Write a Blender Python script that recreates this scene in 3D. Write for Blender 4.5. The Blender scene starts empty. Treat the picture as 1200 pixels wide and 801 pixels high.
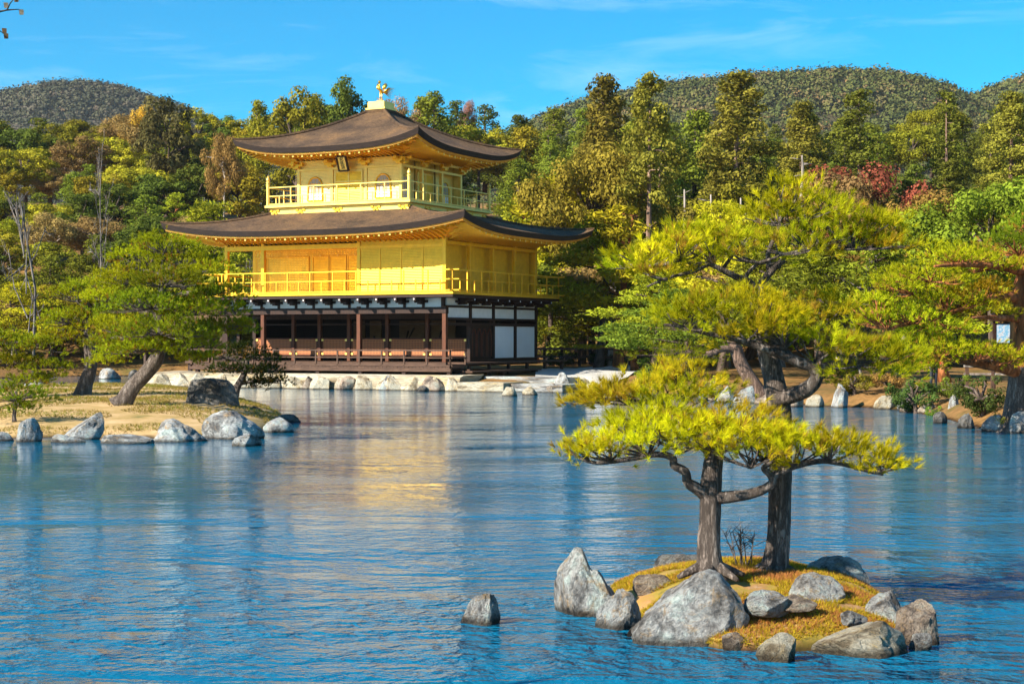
import bpy, bmesh, math, random
import numpy as np
from mathutils import Vector, Matrix, noise as mnoise

R = math.radians
random.seed(7)
rng = np.random.default_rng(7)
scene = bpy.context.scene
COL = scene.collection

# ------------------------------------------------------------------ camera, sky, sun, exposure
FPX, HOR, CAMZ = 1900.0, 396.0, 2.4          # focal length and horizon row in photo pixels, eye height above the water
cam_d = bpy.data.cameras.new('camera')
cam_d.sensor_width = 36.0
cam_d.lens = FPX / 1200 * 36
cam_d.shift_y = -(400.5 - HOR) / 1200
cam_d.clip_start = 0.1
cam_d.clip_end = 6000
cam = bpy.data.objects.new('camera', cam_d)
cam.location = (0, 0, CAMZ)
cam.rotation_euler = (R(90), 0, 0)
COL.objects.link(cam)
scene.camera = cam

SUN_AZ, SUN_EL = 238.0, 31.0                  # azimuth clockwise from +Y (the view direction), elevation
world = bpy.data.worlds.new('World')
scene.world = world
world.use_nodes = True
wn, wl = world.node_tree.nodes, world.node_tree.links
wn.clear()
w_out = wn.new('ShaderNodeOutputWorld')
w_bg = wn.new('ShaderNodeBackground')
w_sky = wn.new('ShaderNodeTexSky')
w_sky.sky_type = 'NISHITA'
w_sky.sun_disc = False
w_sky.sun_elevation = R(SUN_EL)
w_sky.sun_rotation = R(SUN_AZ)
w_sky.altitude = 100
w_sky.air_density = 1.0
w_sky.dust_density = 0.15
w_sky.ozone_density = 2.6
w_hsv = wn.new('ShaderNodeHueSaturation')
w_hsv.inputs['Hue'].default_value = 0.495
w_hsv.inputs['Saturation'].default_value = 2.05
w_hsv.inputs['Value'].default_value = 1.0
wl.new(w_sky.outputs[0], w_hsv.inputs['Color'])
# thin wisps of high cloud
w_tc = wn.new('ShaderNodeTexCoord')
w_map = wn.new('ShaderNodeMapping')
w_map.inputs['Rotation'].default_value = (0, R(-14), 0)
w_map.inputs['Scale'].default_value = (2.2, 2.2, 13.0)
wl.new(w_tc.outputs['Generated'], w_map.inputs['Vector'])
w_n = wn.new('ShaderNodeTexNoise')
w_n.inputs['Scale'].default_value = 2.6
w_n.inputs['Detail'].default_value = 7
w_n.inputs['Roughness'].default_value = 0.62
w_n.inputs['Distortion'].default_value = 0.7
wl.new(w_map.outputs[0], w_n.inputs['Vector'])
w_r = wn.new('ShaderNodeValToRGB')
w_r.color_ramp.elements[0].position = 0.50
w_r.color_ramp.elements[0].color = (0, 0, 0, 1)
w_r.color_ramp.elements[1].position = 0.85
w_r.color_ramp.elements[1].color = (0.42, 0.42, 0.42, 1)
wl.new(w_n.outputs['Fac'], w_r.inputs[0])
w_mix = wn.new('ShaderNodeMixRGB')
w_mix.inputs[2].default_value = (5.0, 6.6, 8.4, 1)
wl.new(w_r.outputs[0], w_mix.inputs[0])
wl.new(w_hsv.outputs[0], w_mix.inputs[1])
wl.new(w_mix.outputs[0], w_bg.inputs['Color'])
w_bg.inputs['Strength'].default_value = 0.078
wl.new(w_bg.outputs[0], w_out.inputs[0])

sun_d = bpy.data.lights.new('sun', 'SUN')
sun_d.energy = 5.0
sun_d.angle = R(0.5)
sun_d.color = (1.0, 0.92, 0.78)
sun = bpy.data.objects.new('sun', sun_d)
SUNV = Vector((math.sin(R(SUN_AZ)) * math.cos(R(SUN_EL)), math.cos(R(SUN_AZ)) * math.cos(R(SUN_EL)), math.sin(R(SUN_EL))))
sun.rotation_euler = SUNV.to_track_quat('Z', 'Y').to_euler()
sun.location = (-60, -40, 60)
COL.objects.link(sun)

scene.view_settings.view_transform = 'Standard'
scene.view_settings.look = 'None'
scene.view_settings.gamma = 1
scene.view_settings.use_curve_mapping = False
scene.view_settings.exposure = 1.25
scene.render.engine = 'CYCLES'
scene.cycles.use_denoising = True
scene.cycles.max_bounces = 8
scene.cycles.diffuse_bounces = 4
scene.cycles.glossy_bounces = 4
scene.cycles.transmission_bounces = 4
scene.cycles.transparent_max_bounces = 6
scene.cycles.sample_clamp_indirect = 8

# ------------------------------------------------------------------ helpers
def P(px, py, Y):
    """photo pixel at depth Y -> world point"""
    return Vector(((px - 600.0) * Y / FPX, Y, CAMZ - (py - HOR) * Y / FPX))

def depth(py, z=0.0):
    return (CAMZ - z) * FPX / (py - HOR)

def tag(o, label=None, cat=None, group=None, kind=None):
    if label: o['label'] = label
    if cat: o['category'] = cat
    if group: o['group'] = group
    if kind: o['kind'] = kind
    return o

def thing(name, label, cat, loc=(0, 0, 0), rz=0.0, group=None):
    o = bpy.data.objects.new(name, None)
    o.empty_display_size = 0.3
    o.location = loc
    o.rotation_euler = (0, 0, rz)
    COL.objects.link(o)
    return tag(o, label, cat, group)

def copy_tree(o, parent=None):
    c = o.copy()
    COL.objects.link(c)
    c.parent = parent
    for ch in list(o.children):
        copy_tree(ch, c)
    return c

class MB:
    """collects shapes, links them as ONE mesh object"""
    def __init__(s):
        s.v, s.f, s.m = [], [], []
    def add(s, verts, faces, mi=0):
        b = len(s.v)
        s.v.extend([tuple(v) for v in verts])
        s.f.extend([tuple(b + i for i in f) for f in faces])
        s.m.extend([mi] * len(faces))
    def box(s, x0, x1, y0, y1, z0, z1, mi=0, bev=0.0):
        if bev > 0:
            bm = bmesh.new()
            bmesh.ops.create_cube(bm, size=1.0)
            for v in bm.verts:
                v.co = Vector((x0 + (v.co.x + .5) * (x1 - x0), y0 + (v.co.y + .5) * (y1 - y0), z0 + (v.co.z + .5) * (z1 - z0)))
            bmesh.ops.bevel(bm, geom=bm.edges[:], offset=bev, segments=1, affect='EDGES')
            s.add([v.co[:] for v in bm.verts], [[v.index for v in f.verts] for f in bm.faces], mi)
            bm.free()
            return
        v = [(x0, y0, z0), (x1, y0, z0), (x1, y1, z0), (x0, y1, z0), (x0, y0, z1), (x1, y0, z1), (x1, y1, z1), (x0, y1, z1)]
        s.add(v, [(0, 3, 2, 1), (4, 5, 6, 7), (0, 1, 5, 4), (1, 2, 6, 5), (2, 3, 7, 6), (3, 0, 4, 7)], mi)
    def bar(s, a, b, w, h, mi=0):
        """square bar between two points"""
        a, b = Vector(a), Vector(b)
        d = (b - a).normalized()
        up = Vector((0, 0, 1)) if abs(d.z) < .95 else Vector((0, 1, 0))
        x = d.cross(up).normalized()
        y = x.cross(d).normalized()
        v = []
        for p in (a, b):
            for sx, sy in ((-1, -1), (1, -1), (1, 1), (-1, 1)):
                v.append(p + x * (sx * w / 2) + y * (sy * h / 2))
        s.add(v, [(0, 1, 2, 3), (7, 6, 5, 4), (0, 4, 5, 1), (1, 5, 6, 2), (2, 6, 7, 3), (3, 7, 4, 0)], mi)
    def tube(s, pts, rad, n=8, mi=0, jit=0.0, cap=True):
        pts = [Vector(p) for p in pts]
        m = len(pts)
        if not hasattr(rad, '__len__'): rad = [rad] * m
        ref = Vector((0.31, 0.17, 0.93))
        rings = []
        prev = None
        for i, p in enumerate(pts):
            d = (pts[min(i + 1, m - 1)] - pts[max(i - 1, 0)])
            if d.length < 1e-9: d = Vector((0, 0, 1))
            d.normalize()
            if prev is None:
                x = d.cross(ref if abs(d.dot(ref)) < .9 else Vector((1, 0, 0))).normalized()
            else:
                x = (prev - d * prev.dot(d))
                x = x.normalized() if x.length > 1e-6 else d.orthogonal().normalized()
            prev = x
            y = d.cross(x)
            ring = []
            for k in range(n):
                a = 2 * math.pi * k / n
                r = rad[i]
                if jit:
                    q = p * (1.6 / max(rad[0], .02) * .25) + Vector((math.cos(a), math.sin(a), 0)) * 1.3
                    r *= 1 + jit * mnoise.noise(q) + jit * .5 * mnoise.noise(q * 2.7)
                ring.append(p + x * (math.cos(a) * r) + y * (math.sin(a) * r))
            rings.append(ring)
        v = [q for r in rings for q in r]
        f = []
        for i in range(m - 1):
            for k in range(n):
                f.append((i * n + k, i * n + (k + 1) % n, (i + 1) * n + (k + 1) % n, (i + 1) * n + k))
        if cap:
            f.append(tuple(range(n - 1, -1, -1)))
            f.append(tuple((m - 1) * n + k for k in range(n)))
        s.add(v, f, mi)
    def lathe(s, prof, c=(0, 0, 0), n=12, mi=0):
        v, f = [], []
        for r, z in prof:
            for k in range(n):
                a = 2 * math.pi * k / n
                v.append((c[0] + r * math.cos(a), c[1] + r * math.sin(a), c[2] + z))
        for i in range(len(prof) - 1):
            for k in range(n):
                f.append((i * n + k, i * n + (k + 1) % n, (i + 1) * n + (k + 1) % n, (i + 1) * n + k))
        s.add(v, f, mi)
    def build(s, name, mats, parent=None, smooth=False, label=None):
        me = bpy.data.meshes.new(name)
        me.from_pydata(s.v, [], s.f)
        if not isinstance(mats, (list, tuple)): mats = [mats]
        for m in mats: me.materials.append(m)
        if len(mats) > 1: me.polygons.foreach_set('material_index', s.m)
        if smooth: me.polygons.foreach_set('use_smooth', [True] * len(s.f))
        me.update()
        o = bpy.data.objects.new(name, me)
        COL.objects.link(o)
        if parent: o.parent = parent
        if label: o['label'] = label
        return o

def np_mesh(name, verts, loops_per_face, mat, tone=None, smooth=False):
    """fast mesh of independent tris/quads (verts in face order)"""
    me = bpy.data.meshes.new(name)
    n = len(verts)
    nf = n // loops_per_face
    me.vertices.add(n)
    me.vertices.foreach_set('co', np.ascontiguousarray(verts, dtype=np.float32).ravel())
    me.loops.add(n)
    me.loops.foreach_set('vertex_index', np.arange(n, dtype=np.int32))
    me.polygons.add(nf)
    me.polygons.foreach_set('loop_start', np.arange(0, n, loops_per_face, dtype=np.int32))
    me.polygons.foreach_set('loop_total', np.full(nf, loops_per_face, dtype=np.int32))
    if tone is not None:
        at = me.attributes.new('tone', 'FLOAT', 'POINT')
        at.data.foreach_set('value', np.repeat(tone, loops_per_face).astype(np.float32))
    me.materials.append(mat)
    me.update()
    me.validate()
    return me

def obj(name, me, parent=None, loc=None):
    o = bpy.data.objects.new(name, me)
    COL.objects.link(o)
    if parent: o.parent = parent
    if loc is not None: o.location = loc
    return o

def unit(a):
    return a / np.maximum(np.linalg.norm(a, axis=-1, keepdims=True), 1e-9)

def leaf_quads(c, nrm, size, asp=0.6):
    """rhombic leaf sprays at c facing nrm"""
    n = len(c)
    r = rng.normal(size=(n, 3))
    t = unit(np.cross(nrm, r))
    b = np.cross(nrm, t)
    s = size[:, None]
    bend = nrm * s * 0.12
    q = np.stack([c - t * s * .5 - bend, c + b * s * .5 * asp, c + t * s * .5 - bend, c - b * s * .5 * asp], axis=1)
    return q.reshape(-1, 3)

def needles(base, dirs, L, W, nb, spread=0.75):
    """nb thin blades fanned out of every shoot"""
    n = len(base)
    d = unit(np.repeat(dirs, nb, axis=0) + rng.normal(size=(n * nb, 3)) * spread * .52)
    b = np.repeat(base, nb, axis=0) + d * 0.0
    along = np.repeat(dirs, nb, axis=0) * (rng.random((n * nb, 1)) * L * .45)
    b = b + along
    ln = L * rng.uniform(.7, 1.1, (n * nb, 1))
    side = unit(np.cross(d, rng.normal(size=(n * nb, 3)))) * (W / 2)
    tip = b + d * ln
    return np.stack([b - side, b + side, tip], axis=1).reshape(-1, 3)

# ------------------------------------------------------------------ materials
def new_mat(name):
    m = bpy.data.materials.new(name)
    m.use_nodes = True
    nt = m.node_tree
    b = nt.nodes['Principled BSDF']
    return m, nt, b

def node(nt, t, **kw):
    n = nt.nodes.new(t)
    for k, v in kw.items():
        if k in n.inputs: n.inputs[k].default_value = v
        else: setattr(n, k, v)
    return n

def ramp(nt, src, stops):
    r = nt.nodes.new('ShaderNodeValToRGB')
    el = r.color_ramp.elements
    while len(el) < len(stops): el.new(0.5)
    for e, (p, c) in zip(el, stops):
        e.position = p
        e.color = (*c, 1) if len(c) == 3 else c
    nt.links.new(src, r.inputs[0])
    return r.outputs[0]

def coords(nt, scale=(1, 1, 1), kind='Object'):
    tc = nt.nodes.new('ShaderNodeTexCoord')
    mp = nt.nodes.new('ShaderNodeMapping')
    mp.inputs['Scale'].default_value = scale
    nt.links.new(tc.outputs[kind], mp.inputs['Vector'])
    return mp.outputs[0]

def bump(nt, b, h, strength=0.5, dist=0.05):
    bp = nt.nodes.new('ShaderNodeBump')
    bp.inputs['Strength'].default_value = strength
    bp.inputs['Distance'].default_value = dist
    nt.links.new(h, bp.inputs['Height'])
    nt.links.new(bp.outputs[0], b.inputs['Normal'])
    return bp

def noise_mat(name, stops, scale=3.0, detail=8, rough=0.8, stretch=(1, 1, 1), bstr=0.4, bdist=0.03, metallic=0.0, nrough=0.6, spec=0.3, world=False):
    m, nt, b = new_mat(name)
    v = coords(nt, stretch)
    if world:
        g = nt.nodes.new('ShaderNodeNewGeometry')
        mp = nt.nodes.new('ShaderNodeMapping')
        mp.inputs['Scale'].default_value = stretch
        nt.links.new(g.outputs['Position'], mp.inputs['Vector'])
        v = mp.outputs[0]
    n = node(nt, 'ShaderNodeTexNoise', Scale=scale, Detail=detail, Roughness=nrough)
    nt.links.new(v, n.inputs['Vector'])
    c = ramp(nt, n.outputs['Fac'], stops)
    nt.links.new(c, b.inputs['Base Color'])
    b.inputs['Roughness'].default_value = rough
    b.inputs['Metallic'].default_value = metallic
    b.inputs['Specular IOR Level'].default_value = spec
    if bstr: bump(nt, b, n.outputs['Fac'], bstr, bdist)
    return m

M = {}
def gold_mat(name, base, dark, rough=0.38, metallic=0.55, lines=None):
    m, nt, b = new_mat(name)
    v = coords(nt)
    n = node(nt, 'ShaderNodeTexNoise', Scale=3.2, Detail=8, Roughness=.75)
    nt.links.new(v, n.inputs['Vector'])
    c = ramp(nt, n.outputs['Fac'], [(.3, tuple(q * .88 for q in dark)), (.68, base)])
    nt.links.new(c, b.inputs['Base Color'])
    b.inputs['Metallic'].default_value = metallic
    rr = node(nt, 'ShaderNodeMapRange')
    rr.inputs['To Min'].default_value = rough - .08
    rr.inputs['To Max'].default_value = rough + .14
    nt.links.new(n.outputs['Fac'], rr.inputs['Value'])
    nt.links.new(rr.outputs[0], b.inputs['Roughness'])
    if lines:
        sx, sz, dist = lines
        w1 = node(nt, 'ShaderNodeTexWave', wave_type='BANDS', bands_direction='Z', Scale=sz)
        nt.links.new(v, w1.inputs['Vector'])
        h = w1.outputs['Fac']
        if sx:
            w2 = node(nt, 'ShaderNodeTexWave', wave_type='BANDS', bands_direction='DIAGONAL', Scale=sx)
            mp = nt.nodes.new('ShaderNodeMapping')
            mp.inputs['Scale'].default_value = (1, 1, 0)
            nt.links.new(v, mp.inputs['Vector'])
            nt.links.new(mp.outputs[0], w2.inputs['Vector'])
            mx = node(nt, 'ShaderNodeMath', operation='MULTIPLY')
            nt.links.new(h, mx.inputs[0]); nt.links.new(w2.outputs['Fac'], mx.inputs[1])
            h = mx.outputs[0]
        bump(nt, b, h, .5, dist)
    else:
        n2 = node(nt, 'ShaderNodeTexNoise', Scale=14, Detail=4)
        nt.links.new(v, n2.inputs['Vector'])
        bump(nt, b, n2.outputs['Fac'], .12, .01)
    return m

M['gold'] = gold_mat('gold_leaf', (.92, .56, .03), (.80, .45, .022), metallic=.45)
M['gold_board'] = gold_mat('gold_leaf_boards', (.92, .59, .04), (.80, .48, .025), lines=(0, 4.2, .012))
M['gold_grid'] = gold_mat('gold_leaf_lattice', (.90, .64, .08), (.74, .50, .05), lines=(3.6, 3.6, .03))
M['gold_pale'] = gold_mat('pale_gold_leaf', (.90, .66, .16), (.82, .58, .12), rough=.42, metallic=.4)  # third-storey gold, same leaf as below, paled in colour for its lit look
M['gold_pale_board'] = gold_mat('pale_gold_boards', (.90, .70, .20), (.80, .60, .15), rough=.45, metallic=.35, lines=(0, 4.5, .012))  # its boards, likewise paled to carry the light in their colour
M['gold_soffit'] = gold_mat('gold_leaf_soffit', (.95, .50, .035), (.85, .40, .025), rough=.45, metallic=.45)
M['statue'] = gold_mat('statue_gold', (1.0, .62, .08), (.9, .5, .05), rough=.28, metallic=.9)

def bark_roof():
    m, nt, b = new_mat('cypress_bark_shingle')
    v = coords(nt)
    n1 = node(nt, 'ShaderNodeTexNoise', Scale=.55, Detail=7, Roughness=.7)
    n2 = node(nt, 'ShaderNodeTexNoise', Scale=7, Detail=9, Roughness=.82)
    mp = node(nt, 'ShaderNodeMapping'); mp.inputs['Scale'].default_value = (1, 1, 7)
    nt.links.new(v, n1.inputs['Vector']); nt.links.new(v, mp.inputs['Vector']); nt.links.new(mp.outputs[0], n2.inputs['Vector'])
    c1 = ramp(nt, n1.outputs['Fac'], [(.35, (.070, .048, .034)), (.52, (.155, .098, .058)), (.72, (.27, .155, .068))])
    c2 = ramp(nt, n2.outputs['Fac'], [(.34, (.28, .28, .28)), (.66, (1.75, 1.66, 1.55))])
    mx = node(nt, 'ShaderNodeMixRGB', blend_type='MULTIPLY'); mx.inputs[0].default_value = 1
    nt.links.new(c1, mx.inputs[1]); nt.links.new(c2, mx.inputs[2])
    nt.links.new(mx.outputs[0], b.inputs['Base Color'])
    b.inputs['Roughness'].default_value = .9
    b.inputs['Specular IOR Level'].default_value = .2
    wv = node(nt, 'ShaderNodeTexWave', bands_direction='Z', Scale=5.5, Distortion=1.2, Detail=3)
    nt.links.new(v, wv.inputs['Vector'])
    hh = node(nt, 'ShaderNodeMath', operation='MULTIPLY_ADD'); hh.inputs[1].default_value = .35
    nt.links.new(wv.outputs['Fac'], hh.inputs[0]); nt.links.new(n2.outputs['Fac'], hh.inputs[2])
    bump(nt, b, hh.outputs[0], 1.0, .11)
    return m
M['bark_roof'] = bark_roof()
M['roof_edge'] = noise_mat('roof_edge_bark', [(.3, (.012, .009, .008)), (.7, (.05, .03, .022))], 3, stretch=(1, 1, 14))
M['copper'] = noise_mat('eave_board_copper', [(.3, (.55, .24, .05)), (.7, (.78, .42, .07))], 3, rough=.4, metallic=.5, bstr=.1)
M['wood'] = noise_mat('dark_stained_wood', [(.3, (.016, .006, .0035)), (.7, (.042, .016, .008))], 2.2, stretch=(6, 6, 1), rough=.6, bstr=.25, bdist=.01)
M['wood_red'] = noise_mat('reddish_wood', [(.3, (.07, .020, .008)), (.7, (.14, .044, .015))], 2.2, stretch=(6, 6, 1), rough=.6, bstr=.25, bdist=.01)
M['wood_grey'] = noise_mat('weathered_wood', [(.3, (.045, .024, .015)), (.7, (.12, .066, .042))], 2, stretch=(1, 5, 5), rough=.75, bstr=.3, bdist=.01)
M['plaster'] = noise_mat('white_plaster', [(.3, (.72, .71, .69)), (.7, (.82, .81, .79))], 3, rough=.8, bstr=.08, bdist=.005)
M['shoji'] = noise_mat('white_paper_panel', [(.3, (.78, .79, .81)), (.7, (.86, .87, .88))], 1.2, rough=.7, bstr=.05, bdist=.004)
M['window_grey'] = noise_mat('grey_window_paper', [(.3, (.34, .30, .27)), (.7, (.46, .42, .38))], 2, rough=.7, bstr=0)
M['inner'] = noise_mat('dim_painted_screen', [(.35, (.085, .05, .022)), (.6, (.13, .08, .035))], 1.6, rough=.8, bstr=0)  # beige screens coloured dim to carry the gloom of the room
M['inner_dark'] = noise_mat('dark_interior', [(.3, (.004, .003, .0025)), (.7, (.009, .006, .005))], 2, rough=.8, bstr=0)  # near-black wall colour stands in for the shade inside the room

def lattice_mat():
    m, nt, b = new_mat('brown_lattice')
    v = coords(nt)
    w1 = node(nt, 'ShaderNodeTexWave', bands_direction='Z', Scale=3.6)
    w2 = node(nt, 'ShaderNodeTexWave', bands_direction='X', Scale=3.6)
    nt.links.new(v, w1.inputs['Vector']); nt.links.new(v, w2.inputs['Vector'])
    mx = node(nt, 'ShaderNodeMath', operation='MAXIMUM')
    nt.links.new(w1.outputs['Fac'], mx.inputs[0]); nt.links.new(w2.outputs['Fac'], mx.inputs[1])
    c = ramp(nt, mx.outputs[0], [(.55, (.07, .022, .009)), (.75, (.50, .165, .045))])
    nt.links.new(c, b.inputs['Base Color'])
    b.inputs['Roughness'].default_value = .65
    bump(nt, b, mx.outputs[0], .6, .02)
    return m
M['lattice'] = lattice_mat()

SC = 1.35
def stone_mat(name, base, pale, dark, lichen=(.42, .46, .40), warm=(.36, .24, .12), dk=.43):
    m, nt, b = new_mat(name)
    g = nt.nodes.new('ShaderNodeTexCoord')
    oi = nt.nodes.new('ShaderNodeObjectInfo')
    ad = node(nt, 'ShaderNodeVectorMath', operation='ADD')
    ml = node(nt, 'ShaderNodeVectorMath', operation='MULTIPLY'); ml.inputs[1].default_value = (37, 21, 11)
    nt.links.new(oi.outputs['Random'], ml.inputs[0])
    nt.links.new(ml.outputs[0], ad.inputs[1])
    ad.inputs[0].default_value = (0, 0, 0)
    sc_ = node(nt, 'ShaderNodeVectorMath', operation='SCALE'); sc_.inputs['Scale'].default_value = SC
    nt.links.new(g.outputs['Generated'], sc_.inputs[0]); nt.links.new(sc_.outputs[0], ad.inputs[0])
    v = ad.outputs[0]
    n1 = node(nt, 'ShaderNodeTexNoise', Scale=1.5, Detail=9, Roughness=.68)
    n2 = node(nt, 'ShaderNodeTexNoise', Scale=3.4, Detail=10, Roughness=.75, Distortion=.8)
    n3 = node(nt, 'ShaderNodeTexNoise', Scale=16, Detail=6, Roughness=.7)
    vo = node(nt, 'ShaderNodeTexVoronoi', feature='DISTANCE_TO_EDGE', Scale=2.1)
    nd = node(nt, 'ShaderNodeMixRGB'); nd.inputs[0].default_value = .25
    nt.links.new(v, nd.inputs[1]); nt.links.new(n1.outputs['Color'], nd.inputs[2]); nt.links.new(nd.outputs[0], vo.inputs['Vector'])
    for n in (n1, n2, n3): nt.links.new(v, n.inputs['Vector'])
    c = ramp(nt, n1.outputs['Fac'], [(.38, dark), (.46, base), (.54, pale), (.61, lichen)])
    mx = node(nt, 'ShaderNodeMixRGB'); nt.links.new(ramp(nt, n2.outputs['Fac'], [(.53, (0, 0, 0)), (.63, (.8, .8, .8))]), mx.inputs[0])
    nt.links.new(c, mx.inputs[1]); mx.inputs[2].default_value = (*warm, 1)
    m2 = node(nt, 'ShaderNodeMixRGB'); nt.links.new(ramp(nt, n2.outputs['Fac'], [(.30, (.9, .9, .9)), (dk + .05, (0, 0, 0))]), m2.inputs[0])
    nt.links.new(mx.outputs[0], m2.inputs[1]); m2.inputs[2].default_value = (.045, .042, .04, 1)
    m3 = node(nt, 'ShaderNodeMixRGB', blend_type='MULTIPLY'); m3.inputs[0].default_value = .75
    nt.links.new(m2.outputs[0], m3.inputs[1]); nt.links.new(ramp(nt, n3.outputs['Fac'], [(.34, (.42, .42, .42)), (.56, (1.15, 1.15, 1.15))]), m3.inputs[2])
    # wet, dark band at the water line
    ge = nt.nodes.new('ShaderNodeNewGeometry')
    sp = nt.nodes.new('ShaderNodeSeparateXYZ'); nt.links.new(ge.outputs['Position'], sp.inputs[0])
    zz = node(nt, 'ShaderNodeMath', operation='MULTIPLY_ADD'); zz.inputs[1].default_value = .10; 
    nt.links.new(n1.outputs['Fac'], zz.inputs[0]); nt.links.new(sp.outputs['Z'], zz.inputs[2])
    wet = ramp(nt, zz.outputs[0], [(.075, (.22, .20, .18)), (.14, (1, 1, 1))])
    m4 = node(nt, 'ShaderNodeMixRGB', blend_type='MULTIPLY'); m4.inputs[0].default_value = 1
    nt.links.new(m3.outputs[0], m4.inputs[1]); nt.links.new(wet, m4.inputs[2])
    nt.links.new(m4.outputs[0], b.inputs['Base Color'])
    b.inputs['Roughness'].default_value = .88
    b.inputs['Specular IOR Level'].default_value = .25
    h = node(nt, 'ShaderNodeMath', operation='MULTIPLY_ADD'); h.inputs[1].default_value = .45
    nt.links.new(n3.outputs['Fac'], h.inputs[0]); nt.links.new(n2.outputs['Fac'], h.inputs[2])
    h2 = node(nt, 'ShaderNodeMath', operation='MULTIPLY_ADD'); h2.inputs[1].default_value = .16
    vr = ramp(nt, vo.outputs['Distance'], [(.0, (0, 0, 0)), (.05, (1, 1, 1))])
    nt.links.new(vr, h2.inputs[0]); nt.links.new(h.outputs[0], h2.inputs[2])
    bump(nt, b, h2.outputs[0], 1.0, .08)
    return m
M['stone_grey'] = stone_mat('grey_lichen_stone', (.26, .25, .235), (.40, .40, .38), (.075, .07, .065), lichen=(.44, .50, .46), dk=.43)
M['stone_pale'] = stone_mat('pale_stone', (.30, .30, .285), (.41, .42, .41), (.12, .115, .11), lichen=(.39, .455, .425), dk=.40)
M['stone_dark'] = stone_mat('dark_stone', (.10, .095, .085), (.19, .18, .17), (.04, .04, .04), lichen=(.22, .22, .2), warm=(.14, .10, .06), dk=.45)
M['stone_brown'] = stone_mat('brown_stone', (.26, .20, .15), (.38, .31, .24), (.11, .085, .07), lichen=(.40, .38, .30), dk=.38)
M['stone_cream'] = stone_mat('cream_stone', (.37, .315, .22), (.48, .43, .325), (.19, .145, .09), lichen=(.44, .41, .32), warm=(.5, .36, .16), dk=.30)

def wood_bark(name, a, bcol, c, sc=7.0, red=None, zred=0):
    m, nt, b = new_mat(name)
    v = coords(nt, (1, 1, .17))
    n = node(nt, 'ShaderNodeTexNoise', Scale=sc * .6, Detail=9, Roughness=.7)
    vo = node(nt, 'ShaderNodeTexVoronoi', Scale=sc * 2.0, feature='DISTANCE_TO_EDGE')
    mxv = node(nt, 'ShaderNodeMixRGB'); mxv.inputs[0].default_value = .3
    nt.links.new(v, n.inputs['Vector']); nt.links.new(v, mxv.inputs[1]); nt.links.new(n.outputs['Color'], mxv.inputs[2]); nt.links.new(mxv.outputs[0], vo.inputs['Vector'])
    col = ramp(nt, n.outputs['Fac'], [(.3, a), (.52, bcol), (.72, c)])
    cr = ramp(nt, vo.outputs['Distance'], [(0.0, (.18, .16, .15)), (.22, (1, 1, 1))])
    mm = node(nt, 'ShaderNodeMixRGB', blend_type='MULTIPLY'); mm.inputs[0].default_value = .68
    nt.links.new(col, mm.inputs[1]); nt.links.new(cr, mm.inputs[2])
    last = mm.outputs[0]
    nt.links.new(last, b.inputs['Base Color'])
    b.inputs['Roughness'].default_value = .9
    b.inputs['Specular IOR Level'].default_value = .15
    hh = node(nt, 'ShaderNodeMath', operation='ADD'); nt.links.new(cr, hh.inputs[0]); nt.links.new(n.outputs['Fac'], hh.inputs[1])
    bump(nt, b, hh.outputs[0], .8, .02)
    return m
M['bark'] = wood_bark('pine_bark', (.085, .065, .055), (.20, .16, .135), (.38, .33, .29), 11)
M['bark_far'] = wood_bark('tree_bark', (.07, .05, .04), (.14, .10, .08), (.22, .18, .15), 2.2)
M['bark_pale'] = wood_bark('pale_bark', (.26, .21, .17), (.40, .34, .29), (.54, .48, .43), 2.0)
M['bark_twig'] = wood_bark('grey_twig_bark', (.12, .10, .085), (.22, .19, .165), (.34, .31, .28), 2.0)
M['bark_pink'] = wood_bark('pinkish_cedar_bark', (.22, .13, .09), (.34, .22, .16), (.42, .29, .22), 2.0)
M['bark_lean'] = wood_bark('grey_orange_pine_bark', (.12, .08, .06), (.26, .17, .125), (.36, .26, .20), 7.0)
M['bark_red'] = wood_bark('red_pine_bark', (.20, .07, .03), (.42, .15, .05), (.50, .24, .12), 3.0)

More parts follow.
